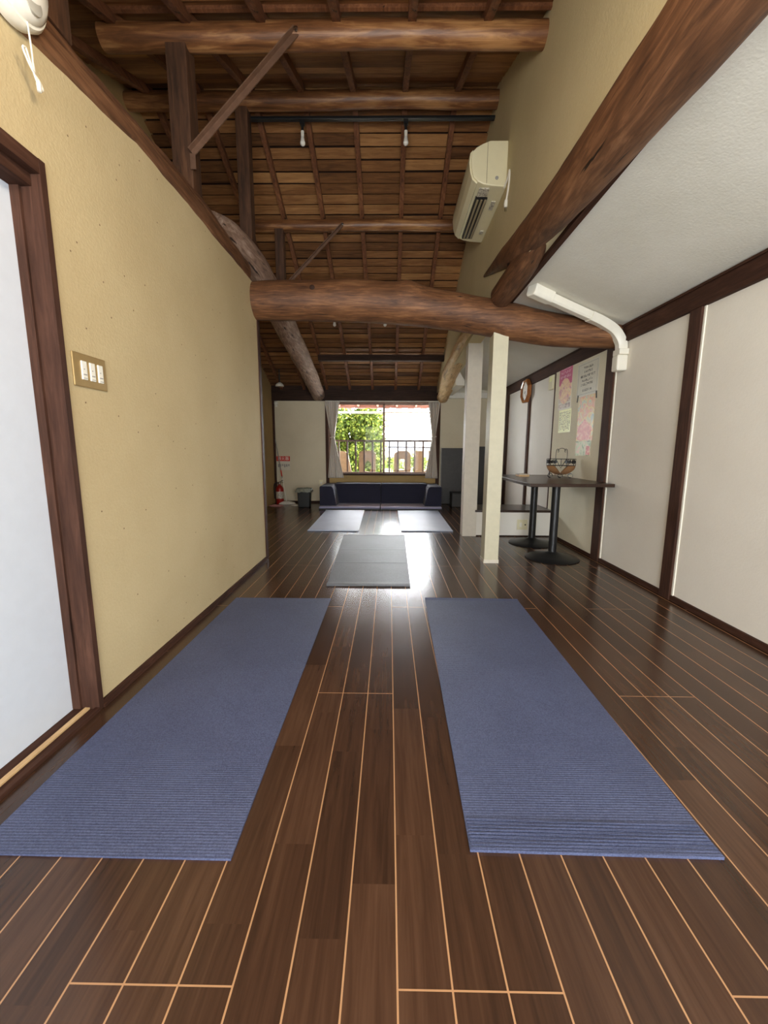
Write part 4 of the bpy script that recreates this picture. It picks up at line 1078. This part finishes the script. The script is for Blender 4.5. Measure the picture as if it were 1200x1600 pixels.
# ------------------------------------------------------------------ camera
f_px, pitch, yaw, roll = 634.978, math.radians(8.7656), math.radians(-.6752), math.radians(.25875)
cy, sy, cp, sp = math.cos(yaw), math.sin(yaw), math.cos(pitch), math.sin(pitch)
fwd = Vector((sy*cp, cy*cp, -sp)); right = Vector((cy, -sy, 0)); up = right.cross(fwd)
r = right*math.cos(roll)+up*math.sin(roll); u = r.cross(fwd)
cam = bpy.data.cameras.new('camera'); co = bpy.data.objects.new('camera', cam); COL.objects.link(co)
mt = Matrix((r, u, -fwd)).transposed().to_4x4(); mt.translation = (0, 0, 1.0); co.matrix_world = mt
cam.sensor_fit = 'VERTICAL'; cam.sensor_height = 36; cam.lens = f_px/1600*36; cam.clip_start = .02; cam.clip_end = 200
S.camera = co

# ------------------------------------------------------------------ light
wd = bpy.data.worlds.new('sky'); S.world = wd; wd.use_nodes = True
bgn = wd.node_tree.nodes['Background']; bgn.inputs[0].default_value = (.93, .97, 1.0, 1); bgn.inputs[1].default_value = 17
wn = wd.node_tree; tcw = wn.nodes.new('ShaderNodeTexCoord'); sxw = wn.nodes.new('ShaderNodeSeparateXYZ'); mr = wn.nodes.new('ShaderNodeMapRange')
wn.links.new(tcw.outputs['Generated'], sxw.inputs[0]); wn.links.new(sxw.outputs[1], mr.inputs[0])     # the sun side of the sky lies beyond the far window
for i_, v_ in enumerate((-.6, .8, 12.5, 31.0)): mr.inputs[i_+1].default_value = v_
wn.links.new(mr.outputs[0], bgn.inputs[1])
def portal(name, loc, rot, sx, sy_):
    l = bpy.data.lights.new(name, 'AREA'); l.shape = 'RECTANGLE'; l.size = sx; l.size_y = sy_; l.cycles.is_portal = True
    o = bpy.data.objects.new(name, l); COL.objects.link(o); o.location = loc; o.rotation_euler = rot
portal('window_portal', (-.12, 7.74, 1.19), (-PI/2, 0, 0), 2.0, 1.3)
portal('rear_window_portal', (.4, YR-.12, 1.03), (PI/2, 0, 0), 2.8, 1.85)
# pendant lamp hanging from the near roof slope
t = thing('pendant_lamp', (-.15, .75, 2.20), 'round white pendant lamp hanging from the near roof slope', 'lamp')
bm = B(); tube(bm, [(-.15, .75, 2.3), (-.15, .75, roof(.75))], .006, 8); link_mesh('lamp_cord', bm, 'plastic', t)
bm = B(); lathe(bm, [(.02, .10), (.05, .09), (.055, .05), (.03, .045)], (-.15, .75, 2.22), 24); link_mesh('lamp_cap', bm, 'plastic', t, smooth=True)
l = bpy.data.lights.new('pendant_bulb', 'POINT'); l.energy = 28; l.color = (1, .86, .66); l.shadow_soft_size = .10
o = bpy.data.objects.new('pendant_bulb', l); COL.objects.link(o); o.location = (-.15, .75, 2.14)
S.cycles.use_denoising = True
S.cycles.max_bounces = 12; S.cycles.diffuse_bounces = 8; S.cycles.glossy_bounces = 4; S.cycles.transparent_max_bounces = 16
S.cycles.sample_clamp_indirect = 4; S.cycles.caustics_reflective = False; S.cycles.caustics_refractive = False; S.cycles.blur_glossy = 1.0
S.cycles.denoiser = 'OPENIMAGEDENOISE'; S.cycles.denoising_prefilter = 'ACCURATE'; S.cycles.denoising_input_passes = 'RGB_ALBEDO_NORMAL'
S.view_settings.view_transform = 'Standard'; S.view_settings.look = 'None'; S.view_settings.gamma = 1; S.view_settings.use_curve_mapping = False
S.view_settings.exposure = .3
for o in list(bpy.data.objects):
    if '_w' in o: del o['_w']
